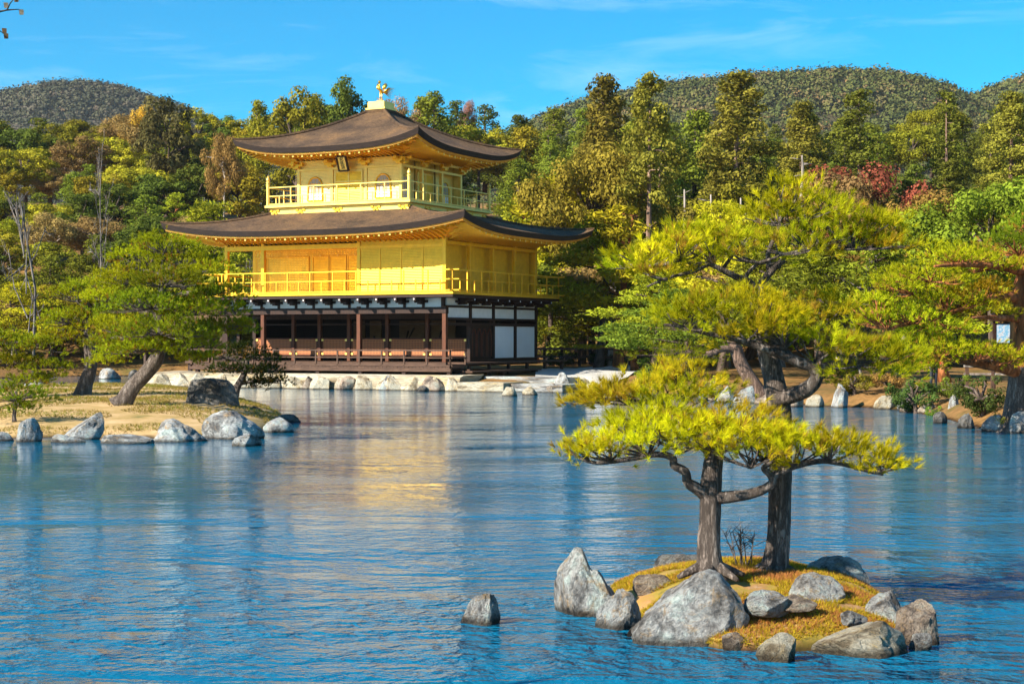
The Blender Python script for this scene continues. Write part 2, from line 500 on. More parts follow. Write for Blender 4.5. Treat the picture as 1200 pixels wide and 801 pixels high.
def leaf_mat(name, transl=.35, use_obj=True, col=(.1, .1, .02), hot=(.35, .2, .03), hot_at=.86, gloss=.0, lo=.55, hi=1.45):
    m = bpy.data.materials.new(name)
    m.use_nodes = True
    nt = m.node_tree
    nt.nodes.clear()
    out = nt.nodes.new('ShaderNodeOutputMaterial')
    at = nt.nodes.new('ShaderNodeAttribute'); at.attribute_name = 'tone'
    mr = node(nt, 'ShaderNodeMapRange'); mr.inputs['To Min'].default_value = lo; mr.inputs['To Max'].default_value = hi
    nt.links.new(at.outputs['Fac'], mr.inputs['Value'])
    mul = node(nt, 'ShaderNodeVectorMath', operation='SCALE')
    if use_obj:
        oi = nt.nodes.new('ShaderNodeObjectInfo')
        hsv = nt.nodes.new('ShaderNodeHueSaturation')
        hr = node(nt, 'ShaderNodeMapRange'); hr.inputs['To Min'].default_value = .482; hr.inputs['To Max'].default_value = .515
        vr = node(nt, 'ShaderNodeMapRange'); vr.inputs['To Min'].default_value = .8; vr.inputs['To Max'].default_value = 1.2
        nt.links.new(oi.outputs['Random'], hr.inputs['Value']); nt.links.new(oi.outputs['Random'], vr.inputs['Value'])
        nt.links.new(hr.outputs[0], hsv.inputs['Hue']); nt.links.new(vr.outputs[0], hsv.inputs['Value'])
        nt.links.new(oi.outputs['Color'], hsv.inputs['Color'])
        nt.links.new(hsv.outputs[0], mul.inputs[0])
    else:
        mul.inputs[0].default_value = col
    nt.links.new(mr.outputs[0], mul.inputs['Scale'])
    last = mul.outputs[0]
    if hot:
        r = ramp(nt, at.outputs['Fac'], [(hot_at, (0, 0, 0)), (min(hot_at + .05, 1), (1, 1, 1))])
        mx = nt.nodes.new('ShaderNodeMixRGB')
        nt.links.new(r, mx.inputs[0]); nt.links.new(last, mx.inputs[1]); mx.inputs[2].default_value = (*hot, 1)
        last = mx.outputs[0]
    d = nt.nodes.new('ShaderNodeBsdfDiffuse'); t = nt.nodes.new('ShaderNodeBsdfTranslucent')
    nt.links.new(last, d.inputs['Color']); nt.links.new(last, t.inputs['Color'])
    ms = nt.nodes.new('ShaderNodeMixShader'); ms.inputs[0].default_value = transl
    nt.links.new(d.outputs[0], ms.inputs[1]); nt.links.new(t.outputs[0], ms.inputs[2])
    nt.links.new(ms.outputs[0], out.inputs['Surface'])
    return m
M['leaf'] = leaf_mat('tree_leaves', .28, hot=None, lo=.75, hi=2.1)
M['hill_leaf'] = leaf_mat('hill_leaves', .2, hot=None)
M['needle'] = leaf_mat('pine_needles', .38, hot=(.30, .15, .02), hot_at=.9)
M['needle_y'] = leaf_mat('yellow_pine_needles', .38, hot=(.42, .25, .03), hot_at=.86)

def ground_mat():
    m, nt, b = new_mat('woodland_ground')
    ge = nt.nodes.new('ShaderNodeNewGeometry')
    n1 = node(nt, 'ShaderNodeTexNoise', Scale=.35, Detail=9, Roughness=.7)
    n2 = node(nt, 'ShaderNodeTexNoise', Scale=4, Detail=8, Roughness=.75)
    nt.links.new(ge.outputs['Position'], n1.inputs['Vector']); nt.links.new(ge.outputs['Position'], n2.inputs['Vector'])
    c = ramp(nt, n1.outputs['Fac'], [(.35, (.10, .10, .025)), (.5, (.24, .13, .045)), (.65, (.34, .18, .06))])
    mx = node(nt, 'ShaderNodeMixRGB', blend_type='MULTIPLY'); mx.inputs[0].default_value = .8
    nt.links.new(c, mx.inputs[1]); nt.links.new(ramp(nt, n2.outputs['Fac'], [(.3, (.4, .4, .4)), (.7, (1.3, 1.3, 1.3))]), mx.inputs[2])
    nt.links.new(mx.outputs[0], b.inputs['Base Color'])
    b.inputs['Roughness'].default_value = .95
    b.inputs['Specular IOR Level'].default_value = .1
    bump(nt, b, n2.outputs['Fac'], .6, .08)
    return m
M['ground'] = ground_mat()
M['sand'] = noise_mat('pale_raked_sand', [(.3, (.42, .40, .36)), (.7, (.55, .53, .49))], 6, rough=.95, bstr=.2, bdist=.01, world=True)
M['turf'] = noise_mat('dry_island_turf', [(.28, (.13, .13, .03)), (.42, (.36, .24, .08)), (.56, (.50, .33, .15)), (.72, (.62, .44, .24))], .9, 10, rough=.95, bstr=.6, bdist=.05, nrough=.72, world=True)
M['moss'] = noise_mat('moss_and_needle_litter', [(.30, (.07, .07, .02)), (.42, (.30, .22, .03)), (.54, (.36, .19, .06)), (.66, (.42, .27, .15))], 3.2, 10, rough=.95, bstr=.8, bdist=.04, nrough=.75, world=True)
def wet_edge(m):
    nt = m.node_tree; b = nt.nodes['Principled BSDF']
    src = b.inputs['Base Color'].links[0].from_socket
    ge = nt.nodes.new('ShaderNodeNewGeometry'); sp = nt.nodes.new('ShaderNodeSeparateXYZ'); nt.links.new(ge.outputs['Position'], sp.inputs[0])
    nz = node(nt, 'ShaderNodeTexNoise', Scale=4, Detail=4); nt.links.new(ge.outputs['Position'], nz.inputs['Vector'])
    ad = node(nt, 'ShaderNodeMath', operation='MULTIPLY_ADD'); ad.inputs[1].default_value = .12
    nt.links.new(nz.outputs['Fac'], ad.inputs[0]); nt.links.new(sp.outputs['Z'], ad.inputs[2])
    mx = node(nt, 'ShaderNodeMixRGB', blend_type='MULTIPLY'); mx.inputs[0].default_value = 1
    nt.links.new(src, mx.inputs[1]); nt.links.new(ramp(nt, ad.outputs[0], [(.07, (.16, .14, .12)), (.15, (1, 1, 1))]), mx.inputs[2])
    nt.links.new(mx.outputs[0], b.inputs['Base Color'])
for k_ in ('moss', 'turf', 'ground'): wet_edge(M[k_])
M['moss_blade'] = leaf_mat('moss_blades', .3, use_obj=False, col=(.60, .43, .03), hot=(.42, .18, .055), hot_at=.60, lo=.35, hi=1.35)
M['litter'] = leaf_mat('dry_grass_blades', .3, use_obj=False, col=(.34, .25, .06), hot=(.20, .22, .03), hot_at=.75, lo=.4, hi=1.3)

def water_mat():
    m, nt, b = new_mat('rippled_pond_water')
    ge = nt.nodes.new('ShaderNodeNewGeometry')
    mp = node(nt, 'ShaderNodeMapping'); mp.inputs['Scale'].default_value = (.95, 1.05, 1); mp.inputs['Rotation'].default_value = (0, 0, R(14))
    nt.links.new(ge.outputs['Position'], mp.inputs['Vector'])
    n1 = node(nt, 'ShaderNodeTexNoise', Scale=4.4, Detail=3, Roughness=.55, Distortion=.5)
    n2 = node(nt, 'ShaderNodeTexNoise', Scale=12.5, Detail=3, Roughness=.55, Distortion=.3)
    n3 = node(nt, 'ShaderNodeTexNoise', Scale=.05, Detail=3, Roughness=.55)
    for n in (n1, n2): nt.links.new(mp.outputs[0], n.inputs['Vector'])
    nt.links.new(ge.outputs['Position'], n3.inputs['Vector'])
    h = node(nt, 'ShaderNodeMath', operation='MULTIPLY_ADD'); h.inputs[1].default_value = .32
    nt.links.new(n2.outputs['Fac'], h.inputs[0]); nt.links.new(n1.outputs['Fac'], h.inputs[2])
    n0 = node(nt, 'ShaderNodeTexNoise', Scale=1.7, Detail=2, Roughness=.5, Distortion=.6); nt.links.new(mp.outputs[0], n0.inputs['Vector'])
    h0 = node(nt, 'ShaderNodeMath', operation='MULTIPLY_ADD'); h0.inputs[1].default_value = 1.1
    nt.links.new(n0.outputs['Fac'], h0.inputs[0]); nt.links.new(h.outputs[0], h0.inputs[2]); h = h0
    amp = node(nt, 'ShaderNodeMapRange'); amp.inputs['From Min'].default_value = .35; amp.inputs['From Max'].default_value = .65
    amp.inputs['To Min'].default_value = .40; amp.inputs['To Max'].default_value = 1.15
    nt.links.new(n3.outputs['Fac'], amp.inputs['Value'])
    # the pond lies calmer in the lee of the left island than out in the open
    sp = nt.nodes.new('ShaderNodeSeparateXYZ'); nt.links.new(ge.outputs['Position'], sp.inputs[0])
    far = node(nt, 'ShaderNodeMapRange', interpolation_type='SMOOTHSTEP'); far.inputs['From Min'].default_value = 11; far.inputs['From Max'].default_value = 27
    far.inputs['To Min'].default_value = .72; far.inputs['To Max'].default_value = 0.0
    nt.links.new(sp.outputs['Y'], far.inputs['Value'])
    lee = node(nt, 'ShaderNodeMapRange', interpolation_type='SMOOTHSTEP'); lee.inputs['From Min'].default_value = -6; lee.inputs['From Max'].default_value = 5
    lee.inputs['To Min'].default_value = .035; lee.inputs['To Max'].default_value = .11
    nt.links.new(sp.outputs['X'], lee.inputs['Value'])
    mxx = node(nt, 'ShaderNodeMath', operation='MAXIMUM'); nt.links.new(far.outputs[0], mxx.inputs[0]); nt.links.new(lee.outputs[0], mxx.inputs[1])
    mp2 = node(nt, 'ShaderNodeMapping'); mp2.inputs['Scale'].default_value = (.16, .42, 1); mp2.inputs['Rotation'].default_value = (0, 0, R(10))
    nt.links.new(ge.outputs['Position'], mp2.inputs['Vector'])
    n4 = node(nt, 'ShaderNodeTexNoise', Scale=1.0, Detail=4, Roughness=.6, Distortion=.6); nt.links.new(mp2.outputs[0], n4.inputs['Vector'])
    gust = node(nt, 'ShaderNodeMapRange'); gust.inputs['From Min'].default_value = .35; gust.inputs['From Max'].default_value = .65; gust.inputs['To Min'].default_value = .3; gust.inputs['To Max'].default_value = 1.7
    nt.links.new(n4.outputs['Fac'], gust.inputs['Value'])
    am0 = node(nt, 'ShaderNodeMath', operation='MULTIPLY'); nt.links.new(amp.outputs[0], am0.inputs[0]); nt.links.new(gust.outputs[0], am0.inputs[1])
    am = node(nt, 'ShaderNodeMath', operation='MULTIPLY'); nt.links.new(am0.outputs[0], am.inputs[0]); nt.links.new(mxx.outputs[0], am.inputs[1])
    hm = node(nt, 'ShaderNodeMath', operation='MULTIPLY'); nt.links.new(h.outputs[0], hm.inputs[0]); nt.links.new(am.outputs[0], hm.inputs[1])
    bump(nt, b, hm.outputs[0], 1.0, WAVE)
    b.inputs['Base Color'].default_value = (.003, .106, .196, 1)
    b.inputs['Roughness'].default_value = .04
    b.inputs['IOR'].default_value = 1.33
    b.inputs['Specular IOR Level'].default_value = .5
    return m
WAVE = 0.24
M['water'] = water_mat()

# ------------------------------------------------------------------ terrain, pond, hills
TH = R(-27.0)
PAV = Vector((-3.157, 76.35, 0.0))           # south-east foot of the pavilion's body
CU, SU = math.cos(TH), math.sin(TH)
def B(a, b, z=0.0):
    """pavilion coordinates (a along the front, b to the back) -> world"""
    return Vector((PAV.x + a * CU - b * SU, PAV.y + a * SU + b * CU, z))

def W(px, py):
    Y = depth(py)
    return ((px - 600) * Y / FPX, Y)
pond = [(-75, 8), (-75, 88), W(-160, 442), W(0, 443), W(60, 441), W(130, 440), W(185, 441), W(215, 445),
        tuple(B(-15.5, -.9)[:2]), tuple(B(-14.6, -2.3)[:2]), tuple(B(2.0, -2.3)[:2]), tuple(B(6.3, -1.5)[:2]),
        W(640, 456), W(668, 457), W(705, 459), W(735, 460), W(780, 463), W(850, 467), W(900, 471), W(960, 475.5),
        W(1010, 477), W(1060, 481), W(1092, 487), W(1120, 494), W(1160, 503), W(1200, 508), W(1275, 518), (20, 27), (16, 2.0), (-20, 1.2), (-60, 2)]
PN = np.array(pond)

def pond_sd(x, y):
    """signed distance to the pond outline, positive on land"""
    x = np.asarray(x, float); y = np.asarray(y, float)
    dmin = np.full(x.shape, 1e9); inside = np.zeros(x.shape, bool)
    n = len(PN)
    for i in range(n):
        ax, ay = PN[i]; bx, by = PN[(i + 1) % n]
        dx, dy = bx - ax, by - ay
        t = np.clip(((x - ax) * dx + (y - ay) * dy) / (dx * dx + dy * dy), 0, 1)
        dmin = np.minimum(dmin, np.hypot(x - ax - t * dx, y - ay - t * dy))
        c = ((ay > y) != (by > y)) & (x < (bx - ax) * (y - ay) / (by - ay + 1e-12) + ax)
        inside ^= c
    return np.where(inside, -dmin, dmin)

def sm(t):
    t = np.clip(t, 0, 1)
    return t * t * (3 - 2 * t)

def ground_h(x, y):
    x = np.asarray(x, float); y = np.asarray(y, float)
    d = pond_sd(x, y)
    z = np.where(d > 0, .42 * sm(d / .9) + .30 * sm(d / 6), -.9 * sm(-d / 1.6))
    s = y - (110 - 16 * sm((x - 6) / 14) - 2 * sm((-x - 18) / 12))
    hill = .235 * np.maximum(0, s - 4 * (1 - np.exp(-np.maximum(s, 0) / 4)))
    hill = np.minimum(hill, 27 + 0 * hill) if hill.ndim == 0 else 27 * (1 - np.exp(-hill / 27 - .35 * (hill / 27) ** 2))
    bumps = .8 * np.sin(x * .11 + 1.3) * np.sin(y * .09) * sm(s / 15) + .06 * np.sin(x * 1.3 + y * .7) * np.sin(y * 1.1 - x * .5) * sm(d / 2)
    far = sm((y - 260) / 60)
    return z + (hill + bumps) * (1 - .9 * far) * sm((y - 60) / 20)

xs = np.unique(np.concatenate([np.linspace(-1500, -120, 24), np.linspace(-120, -50, 22), np.linspace(-50, 42, 150), np.linspace(42, 120, 24), np.linspace(120, 1500, 24)]))
ys = np.unique(np.concatenate([np.linspace(-300, -10, 10), np.linspace(-10, 36, 30), np.linspace(36, 116, 140), np.linspace(116, 260, 60), np.linspace(260, 3000, 30)]))
GX, GY = np.meshgrid(xs, ys)
GZ = ground_h(GX, GY)
def grid_obj(name, GX, GY, GZ, mat, smooth=True):
    ny, nx = GX.shape
    v = np.stack([GX, GY, GZ], -1).reshape(-1, 3)
    i = np.arange(ny * nx).reshape(ny, nx)
    f = np.stack([i[:-1, :-1], i[:-1, 1:], i[1:, 1:], i[1:, :-1]], -1).reshape(-1, 4)
    me = bpy.data.meshes.new(name)
    me.vertices.add(len(v)); me.vertices.foreach_set('co', v.astype(np.float32).ravel())
    me.loops.add(f.size); me.loops.foreach_set('vertex_index', f.astype(np.int32).ravel())
    me.polygons.add(len(f))
    me.polygons.foreach_set('loop_start', np.arange(0, f.size, 4, dtype=np.int32))
    me.polygons.foreach_set('loop_total', np.full(len(f), 4, dtype=np.int32))
    me.polygons.foreach_set('use_smooth', np.full(len(f), smooth))
    me.materials.append(mat)
    me.update()
    return obj(name, me)
tag(grid_obj('ground', GX, GY, GZ, M['ground']), 'wooded ground rising behind the pond', 'ground', kind='structure')

wm = MB()
wm.add([(-110, -8, 0), (60, -8, 0), (60, 112, 0), (-110, 112, 0)], [(0, 1, 2, 3)])
tag(wm.build('water', M['water']), 'rippled blue pond reflecting sky and golden walls', 'pond', kind='structure')

def sand_patch():
    m = MB()
    px = [(628, 437), (690, 433), (745, 431), (752, 437), (735, 441), (700, 445), (650, 447), (625, 446)]
    vs = []
    for x, y in px:
        p = P(x, y, depth(y, .62)); vs.append((p.x, p.y, float(ground_h(p.x, p.y)) + .07))
    # fan of a finer sheet that follows the ground
    c = Vector((0, 0, 0))
    for v in vs: c += Vector(v)
    c /= len(vs)
    rings = []
    for k in range(0, 9):
        t = k / 8
        ring = []
        for i in range(len(vs)):
            for q in range(4):
                a = Vector(vs[i]).lerp(Vector(vs[(i + 1) % len(vs)]), q / 4)
                p = c.lerp(a, t)
                ring.append((p.x, p.y, float(ground_h(p.x, p.y)) + .07))
        rings.append(ring)
    n = len(rings[0])
    m.add([q for r in rings for q in r], [(i * n + k, i * n + (k + 1) % n, (i + 1) * n + (k + 1) % n, (i + 1) * n + k) for i in range(8) for k in range(n)])
    return m.build('sand_path', M['sand'], smooth=True)
tag(sand_patch(), 'pale sand path beside the pavilion', 'path', kind='structure')

def hill(name, prof, Y0, run, label, ntree, cols, tree_r, card, base_cols, zbase=8.0, mat=None):
    """a distant ridge whose crest follows prof [(px, py)], with a wood on it"""
    pxs = [p[0] for p in prof]; pys = [p[1] for p in prof]
    def h(px, Y):
        crest = CAMZ + (HOR - np.interp(px, pxs, pys)) * Y0 / FPX - tree_r * 2.3
        t = (Y - (Y0 - run)) / run
        up = sm(np.clip(t, 0, 1)) ** .8
        dn = sm(np.clip(2.0 - t, 0, 1))
        return np.maximum(zbase - 30 + (crest - zbase + 30) * np.where(t <= 1, up, dn), -2)
    u = np.linspace(pxs[0], pxs[-1], 90)
    t = np.linspace(0, 1.9, 50)
    U, T = np.meshgrid(u, t)
    Yv = Y0 - run + T * run
    X = (U - 600) * Y0 / FPX
    Z = h(U, Yv) + 3 * np.sin(X * .03 + Yv * .02) * np.sin(Yv * .025)
    m = noise_mat(name + '_soil', base_cols, .06, 9, rough=.95, bstr=.6, bdist=1.0, world=True)
    tag(grid_obj(name, X, Yv, Z, m), label, 'hill', kind='structure')
    # the wood
    us = rng.uniform(pxs[0], pxs[-1], ntree); ts = rng.uniform(.08, 1.1, ntree)
    ys_ = Y0 - run + ts * run
    xs_ = (us - 600) * Y0 / FPX
    zs_ = h(us, ys_)
    C, N, S, Tn = [], [], [], []
    for x, y, z in zip(xs_, ys_, zs_):
        r = tree_r * rng.uniform(.6, 1.25)
        con = False
        n = int(50 + 40 * rng.random())
        d = unit(rng.normal(size=(n, 3)))
        d[:, 2] = np.abs(d[:, 2])
        if con:
            hh = rng.random(n)
            p = np.stack([d[:, 0] * r * .75 * (1.05 - hh), d[:, 1] * r * .75 * (1.05 - hh), hh * r * 2.0], -1)
            d[:, 2] = .35
        else:
            p = d * r * (1 + .25 * rng.normal(size=(n, 1))); p[:, 2] *= 1.15
        C.append(p + np.array([x, y, z + r * .2])); N.append(unit(d + rng.normal(size=(n, 3)) * .25))
        S.append(card * rng.uniform(.7, 1.4, n)); Tn.append(np.clip(rng.normal(.08 + .84 * rng.beta(1.3, 1.9), .07, n), 0, 1))
    C, N, S, Tn = map(np.concatenate, (C, N, S, Tn))
    wm_ = bpy.data.materials.new(name + '_wood'); wm_.use_nodes = True
    nt = wm_.node_tree; b = nt.nodes['Principled BSDF']
    at = nt.nodes.new('ShaderNodeAttribute'); at.attribute_name = 'tone'
    nt.links.new(ramp(nt, at.outputs['Fac'], cols), b.inputs['Base Color'])
    b.inputs['Roughness'].default_value = .9; b.inputs['Specular IOR Level'].default_value = .05
    return tag(obj(name + '_woodland', np_mesh(name + '_woodland', leaf_quads(C, N, S, .8), 4, wm_, Tn)), 'mixed autumn woodland covering the ' + label.split(',')[0], 'woodland', kind='stuff')

HC = [(0, (.050, .066, .020)), (.3, (.075, .088, .024)), (.55, (.11, .112, .030)), (.72, (.13, .108, .042)), (.86, (.17, .115, .05)), (.95, (.25, .14, .045)), (1, (.26, .18, .04))]
HL = [(0, (.06, .064, .038)), (.35, (.075, .078, .044)), (.6, (.09, .084, .054)), (.8, (.11, .09, .062)), (.93, (.14, .10, .065)), (1, (.18, .12, .055))]
hill('far_hill', [(-130, 150), (-40, 128), (0, 115), (40, 103), (70, 95), (105, 92), (140, 97), (175, 106), (215, 121), (260, 140), (330, 170), (420, 200)], 1100, 420,
     'rounded grey-brown hill far off at the left', 6000, HL, 3.6, 1.7, [(.3, (.05, .045, .03)), (.7, (.11, .09, .06))])
hill('near_hill', [(520, 190), (600, 150), (650, 124), (700, 108), (745, 99), (790, 91), (860, 83), (920, 80), (960, 77), (1010, 78), (1050, 84), (1085, 93), (1110, 108), (1140, 122), (1180, 140), (1300, 190)], 820, 300,
     'long wooded hill with russet patches behind the cedars', 6800, HC, 3.4, 1.35, [(.3, (.03, .03, .012)), (.7, (.09, .07, .03))])
hill('right_hill', [(1000, 170), (1090, 130), (1130, 108), (1165, 92), (1200, 80), (1260, 60), (1340, 45), (1450, 40)], 900, 280,
     'hill shoulder climbing out at the right edge', 2600, HC, 3.5, 1.5, [(.3, (.03, .03, .012)), (.7, (.09, .07, .03))])

# ------------------------------------------------------------------ the golden pavilion
pav = thing('golden_pavilion', 'three-storey temple pavilion with two gilded upper floors and curved bark roofs beside the pond', 'pavilion', PAV, TH)
WX, WY = 12.65, 9.6                           # body, in pavilion coordinates x in [-WX, 0], y in [0, WY]
Z1, Z2, Z2T, Z3, Z3T = 1.25, 4.57, 7.0, 9.06, 11.32
colx = [0, -4.75, -10.4, -WX]
coly = [0, WY / 4, WY / 2, WY * .75, WY]
inx = [0, -2.29, -4.58, -6.83, -8.6, -10.2, -WX]

def col(x, y, z0, z1, w, mat, name='column'):
    m = MB(); m.box(x - w / 2, x + w / 2, y - w / 2, y + w / 2, z0, z1, bev=.012)
    return m.build(name, mat, pav)

# ground floor -----------------------------------------------------------
m = MB(); m.box(-WX - .1, .1, -.1, WY + .1, 1.05, Z1 - .01)
m.build('floor', M['wood_grey'], pav)
for x in colx: col(x, 0, Z1, 3.92, .21, M['wood_red'] if x > -WX else M['wood'])
for y in coly[1:]:
    col(0, y, Z1, 4.05, .21, M['wood']); col(-WX, y, Z1, 4.05, .21, M['wood'])
for x in (-4.2, -8.4): col(x, WY, Z1, 4.05, .21, M['wood'])
for x in inx[1:-1]: col(x, 2.35, Z1, 3.9, .19, M['wood_red'])
m = MB()                                      # long beams under the frieze
m.box(-WX - .35, .13, -.13, .13, 3.56, 3.86, bev=.015)
m.box(-WX - .35, .13, WY - .13, WY + .13, 3.56, 3.86)
m.box(-WX - .13, -WX + .13, .13, WY - .13, 3.56, 3.86)
m.build('tie_beam', M['wood'], pav)
m = MB()
for zz in (3.28, 3.86): m.box(-.10, .10, .13, WY - .13, zz, zz + .09)
m.box(-.10, .10, .13, WY - .13, 3.0, 3.13)
m.box(-.10, .10, 2.4, WY - .13, Z1, Z1 + .14)
m.build('tie_beam', M['wood'], pav)
m = MB(); m.box(-WX + .1, -.1, 2.27, 2.43, 3.35, 3.55); m.box(-WX + .1, -.1, 2.30, 2.40, 3.06, 3.12)
m.build('inner_lintel', M['wood'], pav)
# white plaster frieze between the beam and the balcony
def panel(name, x0, x1, y0, y1, z0, z1, mat, parent=pav):
    q = MB(); q.box(x0, x1, y0, y1, z0, z1); return q.build(name, mat, parent)
fr = np.linspace(-WX + .1, -.1, 13)
for i in range(12):
    panel('plaster_panel', fr[i] + .07, fr[i + 1] - .07, -.04, .04, 3.87, 4.3, M['plaster'])
    m = MB(); m.box(fr[i + 1] - .07, fr[i + 1] + .07, -.08, .08, 3.87, 4.3)
    m.build('frieze_strut', M['wood'], pav)
    if True:                                   # bracket arm carrying the balcony, white-tipped
        x = fr[i]
        m = MB(); m.box(x - .08, x + .08, -.95, -.08, 4.16, 4.31); m.box(x - .09, x + .09, -.5, -.08, 4.0, 4.16)
        m.box(x - .45, x + .25, -.16, -.05, 4.08, 4.20)
        bb = m.build('bracket', M['wood'], pav)
        m = MB(); m.box(x - .03, x + .03, -.966, -.951, 4.20, 4.265)
        m.build('bracket_cap', M['plaster'], bb)
for i in range(4):
    y0, y1 = coly[i] + .13, coly[i + 1] - .13
    panel('plaster_panel', -.04, .04, y0, y1, 3.96, 4.3, M['plaster'])
    panel('plaster_panel', -.04, .04, y0, y1, 3.38, 3.85, M['plaster'])
    for yy in (coly[i + 1], (coly[i] + coly[i + 1]) / 2):
        m = MB(); m.box(.08, .95, yy - .08, yy + .08, 4.16, 4.31); m.box(.08, .5, yy - .09, yy + .09, 4.0, 4.16)
        m.box(.05, .16, yy - .3, yy + .3, 4.08, 4.20)
        bb = m.build('bracket', M['wood'], pav)
        m = MB(); m.box(.951, .966, yy - .03, yy + .03, 4.20, 4.265)
        m.build('bracket_cap', M['plaster'], bb)
# east wall of the ground floor: a dark carved door pair, then two white panels
for i in (2, 3):
    y0, y1 = coly[i] + .13, coly[i + 1] - .13
    panel('white_panel', -.03, .03, y0, y1, Z1 + .16, 2.99, M['shoji'])
dm = MB(); dm.box(-.05, .02, coly[1] + .13, coly[2] - .13, Z1 + .14, 2.99)
door = dm.build('carved_door', M['wood'], pav)
for k in range(4):
    yy = coly[1] + .13 + (coly[2] - coly[1] - .26) * (k + .5) / 4
    m = MB(); wv = .2
    pts = [(.045, yy - wv, Z1 + .25), (.045, yy - wv, 2.55), (.045, yy - .1, 2.78), (.045, yy, 2.86), (.045, yy + .1, 2.78), (.045, yy + wv, 2.55), (.045, yy + wv, Z1 + .25)]
    m.tube(pts, .035, 6)
    m.build('door_moulding', M['wood_red'], door)
# half-height lattice screens on the inner line
for i in range(6):
    x1, x0 = inx[i] - .13, inx[i + 1] + .13
    f = MB()
    for (a0, a1, b0, b1) in ((x0, x1, 2.33, 2.40), (x0, x1, Z1 + .26, Z1 + .33), (x0, x0 + .06, Z1 + .33, 2.33), (x1 - .06, x1, Z1 + .33, 2.33)):
        f.box(a0, a1, 2.31, 2.39, b0, b1)
    fo = f.build('lattice_screen', M['wood_red'], pav)
    panel('lattice', x0 + .06, x1 - .06, 2.335, 2.365, Z1 + .33, 2.33, M['lattice'], fo)
    m = MB()
    for (xx, zz) in ((x0 + .05, 2.3), (x1 - .05, 2.3), (x0 + .05, Z1 + .36), (x1 - .05, Z1 + .36)):
        m.box(xx - .06, xx + .06, 2.30, 2.309, zz - .05, zz + .05)
    m.build('corner_plate', M['gold_pale'], fo)
# inner room
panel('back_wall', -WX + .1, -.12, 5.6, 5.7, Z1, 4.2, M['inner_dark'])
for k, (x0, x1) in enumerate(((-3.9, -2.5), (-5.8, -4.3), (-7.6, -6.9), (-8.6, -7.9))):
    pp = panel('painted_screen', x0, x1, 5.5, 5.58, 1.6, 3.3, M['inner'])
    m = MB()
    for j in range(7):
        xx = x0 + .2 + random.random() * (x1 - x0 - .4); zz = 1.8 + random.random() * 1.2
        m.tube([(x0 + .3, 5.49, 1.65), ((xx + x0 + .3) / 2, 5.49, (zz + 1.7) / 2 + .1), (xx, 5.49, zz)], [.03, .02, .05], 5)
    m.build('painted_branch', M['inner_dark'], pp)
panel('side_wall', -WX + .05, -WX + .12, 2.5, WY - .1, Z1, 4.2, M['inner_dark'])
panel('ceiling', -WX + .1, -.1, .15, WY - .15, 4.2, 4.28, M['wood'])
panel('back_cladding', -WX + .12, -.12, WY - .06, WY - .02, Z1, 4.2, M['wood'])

# veranda over the water ---------------------------------------------------
VX0, VX1, VY = -13.6, 1.15, -1.6
m = MB()
nb = 74
for k in range(nb):
    x0 = VX0 + (VX1 - VX0) * k / nb; x1 = VX0 + (VX1 - VX0) * (k + 1) / nb - .012
    m.box(x0, x1, VY, -.12, 1.0, 1.07 + .004 * (k % 3))
m.build('veranda_deck', M['wood_grey'], pav)
m = MB(); m.box(VX0 - .1, VX1 + .1, VY - .10, VY + .06, .84, .995, bev=.01); m.box(VX0, VX1, -.5, -.35, .84, .995)
m.build('veranda_joist', M['wood_grey'], pav)
for x in np.linspace(VX0 + .3, VX1 - .05, 7):
    m = MB(); m.box(x - .09, x + .09, VY - .02, VY + .16, .30, .84); m.build('veranda_post', M['wood'], pav)

def railing(pts, z, h, mid, step, mat, name, corner=None, short=True, w=.07, over=.25, closed=False):
    """posts and rails along a polyline in pavilion coordinates"""
    m = MB()
    for i in range(len(pts) - 1):
        a, b = Vector((*pts[i], 0)), Vector((*pts[i + 1], 0))
        d = (b - a).normalized(); L = (b - a).length
        o = d * over
        for zz, ww in ((z + h, w * .95), (z + h * mid, w * .8), (z + .06, w)):
            m.bar(a - o + Vector((0, 0, zz)), b + o + Vector((0, 0, zz)), ww, ww)
        n = max(1, round(L / step))
        for k in range(n + 1):
            p = a + d * (L * k / n)
            m.box(p.x - w / 2, p.x + w / 2, p.y - w / 2, p.y + w / 2, z, z + h - .03)
            if short and k < n:
                q = a + d * (L * (k + .5) / n)
                m.box(q.x - w * .42, q.x + w * .42, q.y - w * .42, q.y + w * .42, z, z + h * mid - .03)
    return m.build(name, mat, pav)
railing([(VX0, -.25), (VX0, VY + .05), (VX1, VY + .05), (VX1, -.1)], 1.07, .76, .55, 1.27, M['wood_grey'], 'veranda_railing', short=False, over=.12)
# east ledge and step
m = MB(); m.box(.16, 1.25, -.02, 10.9, 1.17, 1.25, bev=.01)
for y in np.linspace(.4, 10.6, 6): m.box(1.0, 1.14, y - .07, y + .07, .55, 1.17)
m.build('side_ledge', M['wood_grey'], pav)
m = MB(); m.box(1.35, 1.95, -.9, 6.4, .80, .88, bev=.01)
for y in (-.7, 2.6, 6.2): m.box(1.5, 1.8, y - .08, y + .08, .5, .80)
m.build('side_step', M['wood_grey'], pav)

# second storey ------------------------------------------------------------
PB = 1.0
m = MB(); m.box(-WX - PB, PB, -PB, WY + PB, 4.45, Z2, bev=.01)
m.build('balcony_floor', M['gold'], pav)
m = MB(); m.box(-WX - PB + .06, PB - .06, -PB + .06, WY + PB - .06, 4.32, 4.447)
m.build('balcony_joist', M['wood'], pav)
e = PB - .07
railing([(-WX - e, -e), (e, -e), (e, WY + e), (-WX - e, WY + e), (-WX - e, -e)], Z2, 1.02, .56, 1.36, M['gold'], 'balcony_railing', over=.35, w=.055)
for x in colx: col(x, 0, Z2, Z2T + .2, .19, M['gold'])
for y in coly[1:]:
    col(0, y, Z2, Z2T + .2, .19, M['gold']); col(-WX, y, Z2, Z2T + .2, .19, M['gold'])
